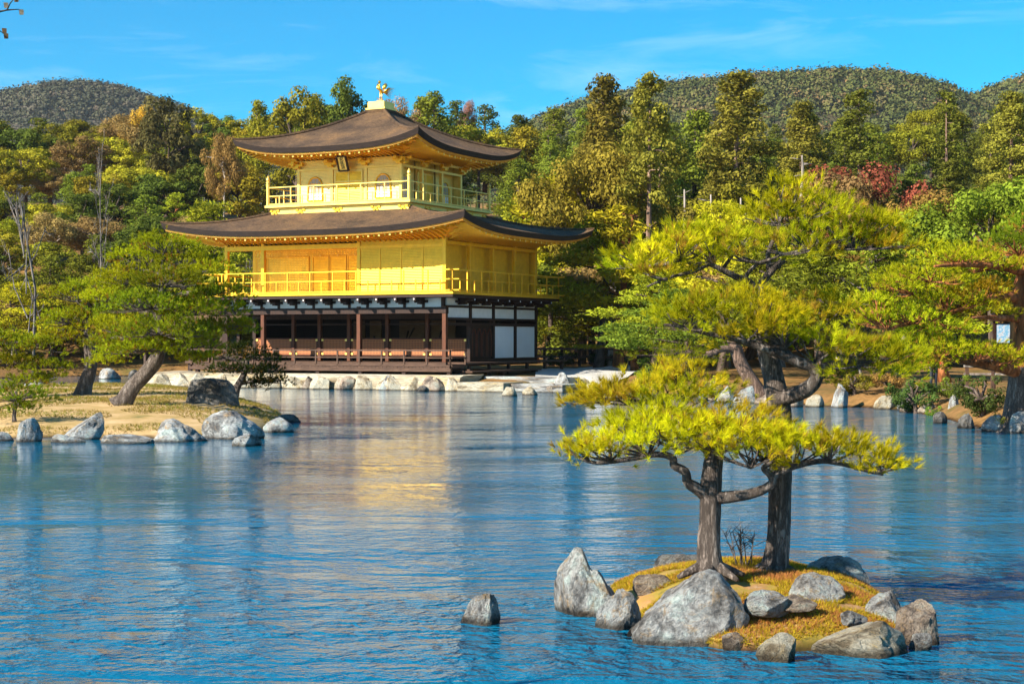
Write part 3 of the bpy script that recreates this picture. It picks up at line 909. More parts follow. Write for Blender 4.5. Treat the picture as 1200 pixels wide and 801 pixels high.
# flush wall at the south-east, loggia beside it
panel('wall_boards', -4.66, -.10, -.05, .05, Z2, Z2T + .1, M['gold_board'])
m = MB()
for k in range(1, 4): m.box(-4.75 + 4.75 * k / 4 - .035, -4.75 + 4.75 * k / 4 + .035, -.075, -.052, Z2, 6.72)
m.box(-4.66, -.10, -.09, -.053, 6.72, 6.86); m.box(-4.66, -.10, -.08, -.053, Z2, Z2 + .1)
m.build('wall_battens', M['gold'], pav)
m = MB(); m.box(-WX, -4.66, -.10, .10, 6.76, 7.0, bev=.01); m.build('loggia_beam', M['gold'], pav)
panel('loggia_ceiling', -WX, -4.7, .11, 2.3, 6.92, 6.98, M['gold_soffit'])
panel('loggia_wall', -WX + .1, -4.66, 2.30, 2.40, Z2, 6.9, M['gold_grid'])
panel('loggia_end', -4.70, -4.62, .06, 2.3, Z2, 6.9, M['gold_board'])
lp = [(-12.5, -11.9, 'gold_grid'), (-11.8, -9.2, 'gold_grid'), (-9.0, -8.0, 'gold_board'), (-7.95, -6.95, 'gold_board'), (-6.9, -5.95, 'gold_board'), (-5.85, -4.75, 'gold_grid')]
for x0, x1, mk in lp:
    f = MB(); z0, z1 = Z2 + .12, 6.55
    for (a0, a1, b0, b1) in ((x0, x1, z1 - .06, z1), (x0, x1, z0, z0 + .06), (x0, x0 + .06, z0 + .06, z1 - .06), (x1 - .06, x1, z0 + .06, z1 - .06)):
        f.box(a0, a1, 2.24, 2.297, b0, b1)
    fo = f.build('lattice_door' if mk == 'gold_grid' else 'board_door', M['gold'], pav)
    panel('door_panel', x0 + .06, x1 - .06, 2.27, 2.298, z0 + .06, z1 - .06, M[mk], fo)
    m = MB(); m.box((x0 + x1) / 2 - .05, (x0 + x1) / 2 + .05, 2.22, 2.239, z1 - .02, z1 + .05); m.build('door_fitting', M['gold_pale'], fo)
for i in range(4):
    panel('wall_boards', -.36, -.26, coly[i] + (.12 if i == 0 else 0), coly[i + 1] - (.12 if i == 3 else 0), Z2, Z2T + .1, M['gold_board'])
    m = MB(); m.box(-.10, .09, coly[i] + .1, coly[i + 1] - .1, 6.84, 7.0); m.build('wall_beam', M['gold'], pav)
for i in range(4):
    if i: panel('wall_boards', -WX - .05, -WX + .05, coly[i] + .10, coly[i + 1] - .10, Z2, Z2T + .1, M['gold_board'])
panel('wall_boards', -WX + .1, -.1, WY - .05, WY + .05, Z2, Z2T + .1, M['gold_board'])

# roofs ----------------------------------------------------------------------
def roof(cx, cy, hx, hy, tx, ty, ze, zt, lift, conc, bx, by, zw, name, rstep, thick=.24):
    def zs(s, t): return ze + (zt - ze) * ((1 - conc) * t + conc * t * t) + lift * abs(s) ** 3.4 * (1 - t) ** 2.4
    def sidept(k, s, ax, ay, z):
        return [(cx + s * ax, cy - ay, z), (cx + ax, cy + s * ay, z), (cx - s * ax, cy + ay, z), (cx - ax, cy - s * ay, z)][k]
    NS, NT = 56, 20
    S = [math.sin(math.pi / 2 * (-1 + 2 * i / NS)) * .35 + (-1 + 2 * i / NS) * .65 for i in range(NS + 1)]
    top = MB()
    for k in range(4):
        v = []
        for j in range(NT + 1):
            t = j / NT
            for s in S: v.append(sidept(k, s, hx + (tx - hx) * t, hy + (ty - hy) * t, zs(s, t)))
        n = NS + 1
        top.add(v, [(j * n + i, j * n + i + 1, (j + 1) * n + i + 1, (j + 1) * n + i) for j in range(NT) for i in range(NS)])
    ro = top.build(name, M['bark_roof'], pav, smooth=True)
    def band(d0, z0, d1, z1, mat, nm):
        b = MB()
        for k in range(4):
            v = []
            for d, dz in ((d0, z0), (d1, z1)):
                for s in S: v.append(sidept(k, s, hx - d, hy - d, zs(s, 0) + dz * (1 + .25 * abs(s) ** 4)))
            n = NS + 1
            b.add(v, [(i, n + i, n + i + 1, i + 1) for i in range(NS)])
        return b.build(nm, mat, ro)
    band(0, 0, .10, -thick, M['roof_edge'], 'roof_edge')
    band(.10, -thick, .16, -thick - .01, M['roof_edge'], 'roof_edge_underside')
    band(.16, -thick - .01, .19, -thick - .10, M['copper'], 'eave_board')
    band(.19, -thick - .10, .30, -thick - .11, M['copper'], 'eave_board_underside')
    # hip ridges
    for k in range(4):
        b = MB(); pts = []
        for j in range(NT + 1):
            t = j / NT
            p = Vector(sidept(k, 1, hx + (tx - hx) * t, hy + (ty - hy) * t, zs(1, t)))
            pts.append(p + Vector((0, 0, .02)))
        b.tube(pts, [.05 + .05 * min(1, 4 * j / NT) for j in range(NT + 1)], 6)
        b.build('hip_ridge', M['bark_roof'], ro)
    # soffit
    d0 = .30
    def zsof(s, t): return (zs(s, 0) - thick - .10) * (1 - t) + zw * t + .10 * math.sin(math.pi * t)
    b = MB()
    for k in range(4):
        v = []
        for j in range(9):
            t = j / 8
            for s in S: v.append(sidept(k, s, (hx - d0) * (1 - t) + bx * t, (hy - d0) * (1 - t) + by * t, zsof(s, t)))
        n = NS + 1
        b.add(v, [(j * n + i, (j + 1) * n + i, (j + 1) * n + i + 1, j * n + i + 1) for j in range(8) for i in range(NS)])
    b.build('soffit', M['gold_soffit'], ro, smooth=True)
    # rafters with pale capped ends
    ra, tp = MB(), MB()
    for k in range(4):
        H, Wd, bh, bw = (hx, hy, bx, by) if k % 2 == 0 else (hy, hx, by, bx)
        n = int(2 * H / rstep)
        for i in range(n + 1):
            x = -H * .965 + 2 * H * .965 * i / n
            pts = []
            for j in range(6):
                t = j / 5 * 1.0
                half = (H - d0) * (1 - t) + bh * t
                if abs(x) > half + .02: break
                s = max(-1, min(1, x / half))
                out = (Wd - d0) * (1 - t) + bw * t
                z = zsof(s, t) - .05
                pts.append(Vector([(cx + x, cy - out, z), (cx + out, cy + x, z), (cx - x, cy + out, z), (cx - out, cy - x, z)][k]))
            if len(pts) < 2: continue
            for a, c in zip(pts[:-1], pts[1:]): ra.bar(a, c, .075, .09)
            if i % 2 == 0:
                d = (pts[0] - pts[1]).normalized()
                tp.bar(pts[0] + d * .001, pts[0] + d * .035, .10, .11)
    ra.build('rafters', M['gold'], ro)
    tp.build('rafter_caps', M['gold_pale'], ro)
    return zs
roof(-WX / 2, WY / 2, WX / 2 + 2.35, WY / 2 + 2.35, 3.75, 3.75, 7.55, 8.78, .62, .25, WX / 2 + .02, WY / 2 + .02, 7.12, 'lower_roof', .30)
C3X, C3Y = -6.45, 4.75
roof(C3X, C3Y, 5.40, 5.40, .52, .52, 11.72, 14.0, .62, .34, 3.02, 3.02, 11.42, 'upper_roof', .28)

# third storey ---------------------------------------------------------------
def l3(x, y): return (C3X + x, C3Y + y)
m = MB(); x0, y0 = l3(-4.05, -4.05); x1, y1 = l3(4.05, 4.05)
m.box(x0, x1, y0, y1, 8.2, 8.93, bev=.01); m.build('balcony_base', M['gold_pale'], pav)
x0, y0 = l3(-4.25, -4.25); x1, y1 = l3(4.25, 4.25)
m = MB(); m.box(x0, x1, y0, y1, 8.93, Z3, bev=.012); m.build('balcony_floor', M['gold_pale'], pav)
for k in range(4):                               # gilt ornaments on the base
    for s in (-3.75, -2.2, 0, 2.2, 3.75):
        m = MB()
        for dx, dz, r in ((0, 0, .10), (-.2, .07, .075), (.2, .07, .075), (-.1, -.08, .06), (.1, -.08, .06)):
            if k == 0: a0, a1, b0, b1 = C3X + s + dx - r, C3X + s + dx + r, C3Y - 4.10, C3Y - 4.053
            elif k == 1: a0, a1, b0, b1 = C3X + 4.053, C3X + 4.10, C3Y + s + dx - r, C3Y + s + dx + r
            elif k == 2: a0, a1, b0, b1 = C3X + s + dx - r, C3X + s + dx + r, C3Y + 4.053, C3Y + 4.10
            else: a0, a1, b0, b1 = C3X - 4.10, C3X - 4.053, C3Y + s + dx - r, C3Y + s + dx + r
            m.box(a0, a1, b0, b1, 8.72 + dz - r * .7, 8.72 + dz + r * .7, bev=.012)
        m.build('gilt_ornament', M['gold'], pav)
e = 4.12
rr = railing([l3(-e, -e), l3(e, -e), l3(e, e), l3(-e, e), l3(-e, -e)], Z3, .90, .52, 1.37, M['gold_pale'], 'top_railing', over=0, w=.05)
for sx in (-1, 1):
    for sy in (-1, 1):
        x, y = l3(sx * e, sy * e)
        m = MB(); m.lathe([(.085, 0), (.085, 1.12), (.11, 1.13), (.11, 1.18), (.06, 1.21), (.10, 1.29), (.085, 1.37), (.02, 1.47), (.0, 1.52)], (x, y, Z3), 10)
        m.build('corner_post', M['gold_pale'], rr, smooth=False)
BH = 3.0
cc = [-3.0, -1.0, 1.0, 3.0]
for a in cc:
    for b_ in cc:
        if abs(a) == 3.0 or abs(b_) == 3.0:
            x, y = l3(a, b_); col(x, y, Z3, Z3T, .17, M['gold_pale'])
for k in range(4):
    ang = k * math.pi / 2
    # a face-on frame: u along the wall, n outwards
    ux, uy = math.cos(ang), math.sin(ang)
    nx, ny = math.sin(ang), -math.cos(ang)
    OF = .42 if k == 1 else 0.0
    def pt(u, n, z): return (C3X + ux * u + nx * (n - (OF if 3.02 < n < 3.09 and not heads else 0)), C3Y + uy * u + ny * (n - (OF if 3.02 < n < 3.09 and not heads else 0)), z)
    heads = False
    def pbox(mb, u0, u1, n0, n1, z0, z1):
        p = [pt(u0, n0, 0), pt(u1, n1, 0)]
        mb.box(min(p[0][0], p[1][0]), max(p[0][0], p[1][0]), min(p[0][1], p[1][1]), max(p[0][1], p[1][1]), z0, z1)
    for bay in range(3):
        u0, u1 = cc[bay] + .09, cc[bay + 1] - .09
        w = MB(); pbox(w, u0, u1, 2.95 - OF, 3.03 - OF, Z3, Z3T)
        wo = w.build('wall_boards', M['gold_pale_board'], pav)
        um = (u0 + u1) / 2
        if bay == 1:
            d = MB(); pbox(d, u0 + .12, u1 - .12, 3.031, 3.06, Z3 + .06, 10.72)
            do = d.build('double_door', M['gold_board'], pav)
            f = MB()
            for uu in (u0 + .12, um, u1 - .12): pbox(f, uu - .035, uu + .035, 3.061, 3.085, Z3 + .02, 10.76)
            for zz in (Z3 + .05, 9.75, 10.2, 10.70): pbox(f, u0 + .16, u1 - .16, 3.061, 3.080, zz - .03, zz + .03)
            f.build('door_frame', M['gold_pale'], do)
        else:
            # bell-shaped window: outline, grid and paper pane
            half = .42; zb, zsn, zt = Z3 + .25, 9.95, 10.48
            out = [(-half * 1.05, zb), (-half, zsn)] + [(-half * math.cos(q), zsn + (zt - zsn) * math.sin(q) ** .9) for q in np.linspace(.15, math.pi / 2, 7)]
            out = out + [(-x, z) for x, z in reversed(out[:-1])]
            f = MB()
            f.tube([pt(um + x, 3.065, z) for x, z in out], .04, 6)
            f.tube([pt(um - half * 1.05, 3.065, zb), pt(um + half * 1.05, 3.065, zb)], .04, 6)
            fo = f.build('bell_window', M['gold'], pav)
            for (lo, hi, mat, nm) in ((zb, 9.72, M['shoji'], 'paper_pane'), (9.72, 11, M['window_grey'] if 'window_grey' in M else M['shoji'], 'upper_pane')):
                pg = [(x, z) for x, z in out]
                q = MB()
                poly = [(x, min(max(z, lo), hi)) for x, z in pg]
                poly = [p for i, p in enumerate(poly) if i == 0 or (abs(p[0] - poly[i - 1][0]) > 1e-4 or abs(p[1] - poly[i - 1][1]) > 1e-4)]
                zmax = max(z for x, z in poly)
                if hi > 10.9: poly = [(-half, lo)] + [(x, z) for x, z in pg if z > lo] + [(half, lo)]
                fr_ = [pt(um + x, 3.050, z) for x, z in poly]; bk = [pt(um + x, 3.034, z) for x, z in poly]
                nn = len(poly)
                q.add(fr_ + bk, [tuple(range(nn)), tuple(range(2 * nn - 1, nn - 1, -1))] + [(i, i + nn, (i + 1) % nn + nn, (i + 1) % nn) for i in range(nn)])
                q.build(nm, mat, fo)
            g = MB()
            for du in (-.21, 0, .21): g.tube([pt(um + du, 3.062, zb + .02), pt(um + du, 3.062, zt - .03 - abs(du) * .5)], .012, 4)
            for zz in (9.5, 9.72, 9.95, 10.17): g.tube([pt(um - half * .95, 3.064, zz), pt(um + half * .95, 3.064, zz)], .012, 4)
            g.build('window_grid', M['gold_pale'], fo)
    heads = True
    lb = MB(); pbox(lb, -3.0, 3.0, 3.04, 3.09, 10.82, 10.93); pbox(lb, -3.0, 3.0, 3.04, 3.12, 11.2, 11.32)
    lb.build('lintel', M['gold_pale'], pav)
    for a in cc:                                 # bracket clusters on the column heads
        m = MB()
        pbox(m, a - .13, a + .13, 3.09, 3.30, 10.95, 11.06); pbox(m, a - .34, a + .34, 3.13, 3.25, 11.06, 11.17)
        pbox(m, a - .08, a + .08, 3.09, 3.62, 11.17, 11.28)
        for dd in (-.28, 0, .28): pbox(m, a + dd - .07, a + dd + .07, 3.12, 3.29, 11.17, 11.26)
        m.build('bracket', M['gold'], pav)
# name tablet under the top eave, leaning out
tb = MB(); tb.box(-.27, .27, -.03, .03, -.40, .40, bev=.01)
TBS = .85
to = tb.build('name_tablet', M['gold_pale'], pav); to.location = (*l3(-.05, -3.55), 11.05); to.rotation_euler = (R(22), 0, 0); to.scale = (TBS, TBS, TBS)
m = MB()
for x in (-.31, .31): m.box(x - .05, x + .05, -.06, .05, -.47, .47)
for z in (-.44, .44): m.box(-.26, .26, -.06, .05, z - .05, z + .05)
m.build('tablet_frame', M['wood'], to)
cu = bpy.data.curves.new('tablet_writing', 'FONT'); cu.body = '究\n竟\n頂'; cu.size = .26; cu.align_x = 'CENTER'; cu.align_y = 'CENTER'; cu.space_line = .9; cu.extrude = .006
cu.materials.append(M['wood'])
tx0 = bpy.data.objects.new('tablet_writing_curve', cu); COL.objects.link(tx0)
bpy.context.view_layer.update()
tme = bpy.data.meshes.new_from_object(tx0.evaluated_get(bpy.context.evaluated_depsgraph_get()))
bpy.data.objects.remove(tx0)
tx = obj('tablet_writing', tme, to); tx.location = (0, -.04, 0); tx.rotation_euler = (R(90), 0, 0)

# finial pedestal and the phoenix --------------------------------------------
m = MB(); x0, y0 = l3(-.62, -.62); x1, y1 = l3(.62, .62); m.box(x0, x1, y0, y1, 13.72, 14.1, bev=.02)
m.build('roof_crown', M['bark_roof'], pav)
m = MB(); x0, y0 = l3(-.58, -.58); x1, y1 = l3(.58, .58); m.box(x0, x1, y0, y1, 14.1, 14.2, bev=.015)
x0, y0 = l3(-.50, -.50); x1, y1 = l3(.50, .50); m.box(x0, x1, y0, y1, 14.2, 14.52, bev=.015)
x0, y0 = l3(-.16, -.16); x1, y1 = l3(.16, .16); m.box(x0, x1, y0, y1, 14.52, 14.62, bev=.015)
m.build('finial_pedestal', M['gold_pale'], pav)
ph = MB()
bx_, by_ = l3(0, 0)
def F(x, y, z): return (bx_ + x, by_ + y, 14.62 + z)
ph.tube([F(.02, .16, .42), F(0, .06, .46), F(0, -.06, .52), F(-.01, -.13, .62), F(-.01, -.12, .76), F(-.01, -.12, .86)], [.04, .075, .085, .06, .036, .032], 10)
ph.lathe([(.0, -.085), (.05, -.06), (.075, 0), (.055, .055), (.015, .09), (0, .10)], F(-.01, -.13, .93), 12)
ph.tube([F(-.01, -.21, .93), F(-.01, -.30, .90)], [.035, .004], 6)
po = ph.build('phoenix_statue', M['statue'], pav, smooth=True)
for s in (-1, 1):
    lg = MB(); lg.tube([F(.05 * s, 0, .42), F(.055 * s, -.01, .2), F(.055 * s, -.02, .0)], [.04, .025, .03], 7)
    lg.build('leg', M['statue'], po, smooth=True)
    wg = MB()
    for q in range(9):
        t = q / 8
        a = R(50 + 36 * t)
        L = .16 + .27 * math.sin(math.pi * (.25 + .6 * t))
        root = Vector(F(.09 * s, .02, .52))
        tip = root + Vector((s * math.cos(a) * L, .12 * (1 - t), math.sin(a) * L))
        mid = root.lerp(tip, .5) + Vector((s * .05, -.05, -.02))
        wg.tube([root, mid, tip], [.022, .032, .006], 6)
    wg.build('wing', M['statue'], po, smooth=True)
tl = MB()
for q in range(7):
    t = q / 6 - .5
    tl.tube([F(.02, .16, .44), F(.14 + t * .2, .36, .55 + t * .25), F(.34 + t * .25, .62, .42 + t * .5)], [.035, .035, .006], 6)
tl.build('tail', M['statue'], po, smooth=True)

# ------------------------------------------------------------------ stone edges round the pavilion
m = MB(); 
N_ = 44
rows = []
for k in range(N_ + 1):
    x = -15.6 + (2.2 + 15.6) * k / N_
    w1 = .10 * mnoise.noise(Vector((x * .8, 0, 0))); w2 = .10 * mnoise.noise(Vector((x * 1.1, 5, 0)))
    rows.append([B(x, -2.75 + w1, -.6), B(x, -2.62 + w1, .20), B(x, -2.48 + w2, .62 + .05 * w2), B(x, -2.2, .70), B(x, -.2, .72)])
v = [p for r in rows for p in r]
m.add(v, [(i * 5 + j, (i + 1) * 5 + j, (i + 1) * 5 + j + 1, i * 5 + j + 1) for i in range(N_) for j in range(4)] + [tuple(range(4, -1, -1)), tuple(N_ * 5 + j for j in range(5))])
tag(m.build('stone_embankment', M['stone_cream'], smooth=False), 'low cream stone embankment under the pavilion veranda', 'embankment')
m = MB()
def bbox(mb, a0, a1, b0, b1, z0, z1, ch=.03):
    q = MB(); q.box(a0, a1, b0, b1, z0, z1, bev=ch)
    mb.add([B(*p) for p in q.v], q.f)
bbox(m, 2.25, 4.6, -2.9, -.3, -.3, .42)
so = m.build('stone_landing', M['stone_cream']); tag(so, 'wide flat stone landing at the water beside the pavilion steps', 'landing')
m = MB(); bbox(m, 4.62, 7.2, -2.3, -.1, -.3, .36)
tag(m.build('stone_landing', M['stone_grey']), 'grey stone slab between the flat landing and the boulders', 'landing')
m = MB(); bbox(m, 2.2, 6.6, -.25, .9, .2, .62)
tag(m.build('stone_step', M['stone_pale']), 'long pale stone step behind the landing', 'step')

# ------------------------------------------------------------------ the small fishing porch on the west side
fp = thing('fishing_porch', 'small dark timber porch on posts at the pavilion west side behind the island pine', 'porch', B(-15.2, 4.2), TH)
m = MB(); m.box(-2.1, 1.5, -1.7, 1.7, 1.05, 1.2, bev=.01); m.build('floor', M['wood_grey'], fp)
for x in (-1.9, 1.3):
    for y in (-1.5, 1.5):
        m = MB(); m.box(x - .09, x + .09, y - .09, y + .09, -.8, 3.2); m.build('post', M['wood'], fp)
for y in (-1.62, 1.62):
    m = MB()
    for z in (1.45, 1.8): m.box(-2.0, 1.4, y - .03, y + .03, z - .03, z + .03)
    m.build('rail', M['wood_grey'], fp)
m = MB()
prof = [(-2.35, 3.02), (-1.6, 3.22), (-.8, 3.62), (0, 4.2), (.8, 3.62), (1.6, 3.22), (2.35, 3.02)]
v = []
for x in (-2.7, 1.7):
    for y, z in prof: v.append((x, y, z + .16))
    for y, z in prof: v.append((x, y, z))
n = len(prof)
f = []
for i in range(n - 1):
    f += [(i, i + 1, 2 * n + i + 1, 2 * n + i), (n + i, 3 * n + i, 3 * n + i + 1, n + i + 1), (i, n + i, n + i + 1, i + 1), (2 * n + i, 2 * n + i + 1, 3 * n + i + 1, 3 * n + i)]
f += [(0, 2 * n, 3 * n, n), (n - 1, 2 * n - 1, 4 * n - 1, 3 * n - 1)]
m.add(v, f); m.build('roof', M['bark_roof'], fp)
m = MB(); m.add([(-2.0, -1.5, 3.22), (-2.0, 1.5, 3.22), (-2.0, 0, 4.1), (-1.95, -1.5, 3.22), (-1.95, 1.5, 3.22), (-1.95, 0, 4.1)], [(0, 2, 1), (3, 4, 5), (0, 1, 4, 3), (1, 2, 5, 4), (2, 0, 3, 5)])
m.build('gable', M['plaster'], fp)

# ------------------------------------------------------------------ rocks
def rock_mesh(w, d, h, seed, sharp=.5, sub=4, slant=0.0, hp=None, fat=0.0):
    bm = bmesh.new()
    bmesh.ops.create_icosphere(bm, subdivisions=sub, radius=1.0)
    r = random.Random(seed)
    off = Vector((r.random() * 50, r.random() * 50, r.random() * 50))
    planes = []
    for _ in range(int(2 + 12 * sharp)):
        n = Vector((r.uniform(-1, 1), r.uniform(-1, 1), r.uniform(-.25, 1))).normalized()
        planes.append((n, r.uniform(.50, .84)))
    for v in bm.verts:
        p = v.co.copy()
        p *= 1 + .22 * mnoise.noise(p * 1.1 + off)
        for n, dd in planes:
            q = p.dot(n) - dd
            if q > 0: p -= n * q * min(1, .78 + .24 * sharp)
        p += p.normalized() * (.05 * mnoise.noise(p * 3.1 + off) + .028 * mnoise.noise(p * 7 + off) + .014 * mnoise.noise(p * 15 + off))
        c = mnoise.noise(Vector((p.x * 4.5, p.y * 4.5, p.z * 1.5)) + off)
        if c > .25: p -= p.normalized() * (c - .25) * .14
        v.co = p
    zs = [v.co.z for v in bm.verts]; xs_ = [v.co.x for v in bm.verts]; ys_ = [v.co.y for v in bm.verts]
    x0, x1, y0, y1, z0, z1 = min(xs_), max(xs_), min(ys_), max(ys_), -.16, max(zs)
    for v in bm.verts:
        zz = (v.co.z - z0) / (z1 - z0)
        if hp and zz > 0: zz *= float(np.interp((v.co.x - x0) / (x1 - x0), hp[0], hp[1]))
        ft = 1 + fat * math.sin(math.pi * min(max(zz, 0), .9))
        v.co.x = ((v.co.x - x0) / (x1 - x0) - .5) * w * ft + slant * w * (zz - .3)
        v.co.y = ((v.co.y - y0) / (y1 - y0) - .5) * d
        v.co.z = zz * h if zz > 0 else zz * h * .6
    me = bpy.data.meshes.new('rock')
    bm.to_mesh(me); bm.free()
    me.polygons.foreach_set('use_smooth', [True] * len(me.polygons))
    me.set_sharp_from_angle(angle=R(26))
    return me
rock_n = [0]
def rock(px0, px1, pt_, pb, mat, label, z=0.0, dr=.8, sharp=.5, slant=0, rz=0, cat='rock', sub=4, Y=None, group=None, name='rock', hp=None, fat=0.0):
    """rock spanning photo columns px0..px1, from row pt_ (top) to pb (foot, standing at height z)"""
    Yf = depth(pb, z) if Y is None else Y
    w = (px1 - px0) * Yf / FPX * 1.04
    d = w * dr
    Yc = Yf + d * .45
    h = (pb - pt_) * Yc / FPX
    if Y is None: h = max(h, .05)
    c = P((px0 + px1) / 2, pb, Yc); 
    rock_n[0] += 1
    me = rock_mesh(w, d, h, 100 + rock_n[0] * 7, sharp, sub, slant, hp, fat)
    me.materials.append(M[mat])
    o = obj(name, me)
    zb = z if Y is None else P(600, pb, Yc).z
    o.location = (c.x, Yc, zb)
    o.rotation_euler = (0, 0, rz)
    return tag(o, label, cat, group)

# ------------------------------------------------------------------ islands
def island(name, outline, h, mat, label, seed, nr=14, nz=.05, prof=.6, kind='structure'):
    pts = [Vector(p) for p in outline]
    n = 64
    per = []
    L = [(pts[(i + 1) % len(pts)] - pts[i]).length for i in range(len(pts))]
    tot = sum(L)
    for k in range(n):
        s = tot * k / n; i = 0
        while s > L[i]: s -= L[i]; i += 1
        a, b, c_, d_ = pts[i - 1], pts[i], pts[(i + 1) % len(pts)], pts[(i + 2) % len(pts)]
        t = s / L[i]
        per.append(.5 * ((2 * b) + (c_ - a) * t + (2 * a - 5 * b + 4 * c_ - d_) * t * t + (-a + 3 * b - 3 * c_ + d_) * t ** 3))
    cen = sum(per, Vector((0, 0))) / n
    v = [(cen.x, cen.y, h)]
    for r_ in range(1, nr + 1):
        t = r_ / nr
        for p in per:
            q = cen.lerp(p, t)
            z = h * (1 - t ** (1 / prof * 2)) - .02 * t
            z += nz * mnoise.noise(Vector((q.x * 1.1 + seed, q.y * 1.1, seed))) + nz * .5 * mnoise.noise(Vector((q.x * 3.3 + seed, q.y * 3.3, seed)))
            v.append((q.x, q.y, z if r_ < nr else -.4))
    f = [(0, 1 + k, 1 + (k + 1) % n) for k in range(n)]
    for r_ in range(nr - 1):
        for k in range(n):
            f.append((1 + r_ * n + k, 1 + (r_ + 1) * n + k, 1 + (r_ + 1) * n + (k + 1) % n, 1 + r_ * n + (k + 1) % n))
    m = MB(); m.add(v, f)
    o = m.build(name, mat, smooth=True)
    return tag(o, label, 'ground', kind=kind)
def Wv(px, py, z=0.0):
    Y = depth(py, z); return Vector(((px - 600) * Y / FPX, Y))
isl_out = [Wv(722, 716), Wv(700, 700), Wv(720, 684), Wv(790, 674), Wv(880, 670), Wv(960, 676), Wv(1010, 690), Wv(1060, 716), Wv(1080, 742), Wv(1045, 760), Wv(960, 766), Wv(900, 766), Wv(830, 762), Wv(765, 738)]
islet = island('islet_ground', isl_out, .31, M['moss'], 'mossy islet ground strewn with orange pine litter', 3.3, nz=.04, prof=.62)
left_out = [Wv(-60, 514), Wv(-60, 486), Wv(-20, 462.5), Wv(70, 458), Wv(170, 458.5), Wv(250, 464), Wv(312, 477), Wv(345, 490), Wv(330, 503), Wv(280, 513), Wv(180, 516), Wv(80, 515), Wv(10, 516)]
lisl = island('island_ground', left_out, .62, M['turf'], 'dry golden turf of the left island', 8.1, nz=.06, prof=.55)

def surf_pts(o, n, zmin=.03):
    """n random points on a mesh surface with normals"""
    me = o.data
    tri, wts = [], []
    me.calc_loop_triangles()
    V = np.array([v.co[:] for v in me.vertices])
    T = np.array([t.vertices[:] for t in me.loop_triangles])
    a, b, c = V[T[:, 0]], V[T[:, 1]], V[T[:, 2]]
    nr_ = np.cross(b - a, c - a); ar = np.linalg.norm(nr_, axis=1)
    k = rng.choice(len(T), n, p=ar / ar.sum())
    u, w = rng.random((n, 1)), rng.random((n, 1))
    fl = (u + w) > 1; u = np.where(fl, 1 - u, u); w = np.where(fl, 1 - w, w)
    p = a[k] + u * (b[k] - a[k]) + w * (c[k] - a[k])
    nn = unit(nr_[k]); nn = np.where(nn[:, 2:3] < 0, -nn, nn)
    ok = p[:, 2] > zmin
    return p[ok], nn[ok]
def blades(name, o, n, L, Wd, mat, label, cat, patch=1.2, thr=-.05, lean=.8):
    p, nn = surf_pts(o, n)
    g = np.array([mnoise.noise(Vector(q) * patch) for q in p])
    ok = g > thr
    p, nn, g = p[ok], nn[ok], g[ok]
    d = unit(nn * .6 + rng.normal(size=p.shape) * lean * .6 + np.array([0, 0, .5]))
    v = needles(p - d * .005, d, L, Wd, 3, .8)
    tone = np.repeat(np.clip(.46 + g * .9 + rng.normal(size=len(p)) * .22, 0, 1), 3)
    return tag(obj(name, np_mesh(name, v, 3, mat, tone)), label, cat, kind='stuff')
blades('islet_moss', islet, 80000, .042, .005, M['moss_blade'], 'golden moss and fallen needles on the islet', 'moss', patch=1.9, thr=-.20, lean=1.5)
blades('island_grass', lisl, 52000, .085, .012, M['litter'], 'short dry grass on the left island', 'grass', patch=.6, thr=-.12, lean=1.3)

# islet rocks
rock(650, 736, 642, 722, 'stone_grey', 'tall split grey boulder standing at the left end of the islet', sharp=.9, slant=-.05, dr=.6, sub=5, hp=([0, .12, .3, .42, .5, .75, 1], [.9, 1.05, 1.1, .95, .66, .66, .62]))
rock(698, 752, 692, 738, 'stone_pale', 'small bluish-white stone leaning between tall split boulder and big rounded boulder', sharp=.6, sub=5)
rock(746, 866, 672, 757, 'stone_grey', 'broad rounded lichen boulder in front of the shorter islet pine', sharp=.3, dr=.62, sub=5, slant=.10, fat=.26, hp=([0, .25, .5, .75, 1], [.85, .9, .98, 1.02, 1.05]))
rock(886, 934, 743, 776, 'stone_cream', 'small blocky pale stone at the islet front edge', sharp=.7, dr=.7, sub=5)
rock(954, 1066, 733, 771, 'stone_cream', 'long low white stone along the islet front right edge', sharp=.4, dr=.5, sub=5)
rock(1046, 1098, 706, 756, 'stone_brown', 'squarish brown rock with yellow moss at the right tip of the islet', sharp=.8, sub=5)
rock(1008, 1066, 694, 730, 'stone_grey', 'wedge-shaped grey rock beside the squarish brown one', z=.10, sharp=.8, sub=5)
rock(924, 990, 674, 708, 'stone_grey', 'smooth blue-grey stone in the moss behind the long white one', z=.22, sharp=.5, sub=5)
rock(930, 1018, 654, 694, 'stone_grey', 'large dark shaded boulder at the back of the islet right of the trunks', z=.10, sharp=.6, dr=.5, sub=5)
rock(762, 820, 650, 672, 'stone_dark', 'low dark rock behind the shorter islet pine trunk', z=.08, sharp=.5, dr=.6, sub=5)
rock(872, 925, 694, 716, 'stone_grey', 'flat grey stone sunk in the moss at the islet centre', z=.26, sharp=.5, sub=5)
rock(912, 956, 698, 712, 'stone_brown', 'small brown stone half buried in moss beside the blue-grey stone', z=.27, sharp=.5)
rock(541, 586, 697, 733, 'stone_grey', 'lone pointed rock rising out of the open water', sharp=.85, dr=.8, sub=5, slant=.05)

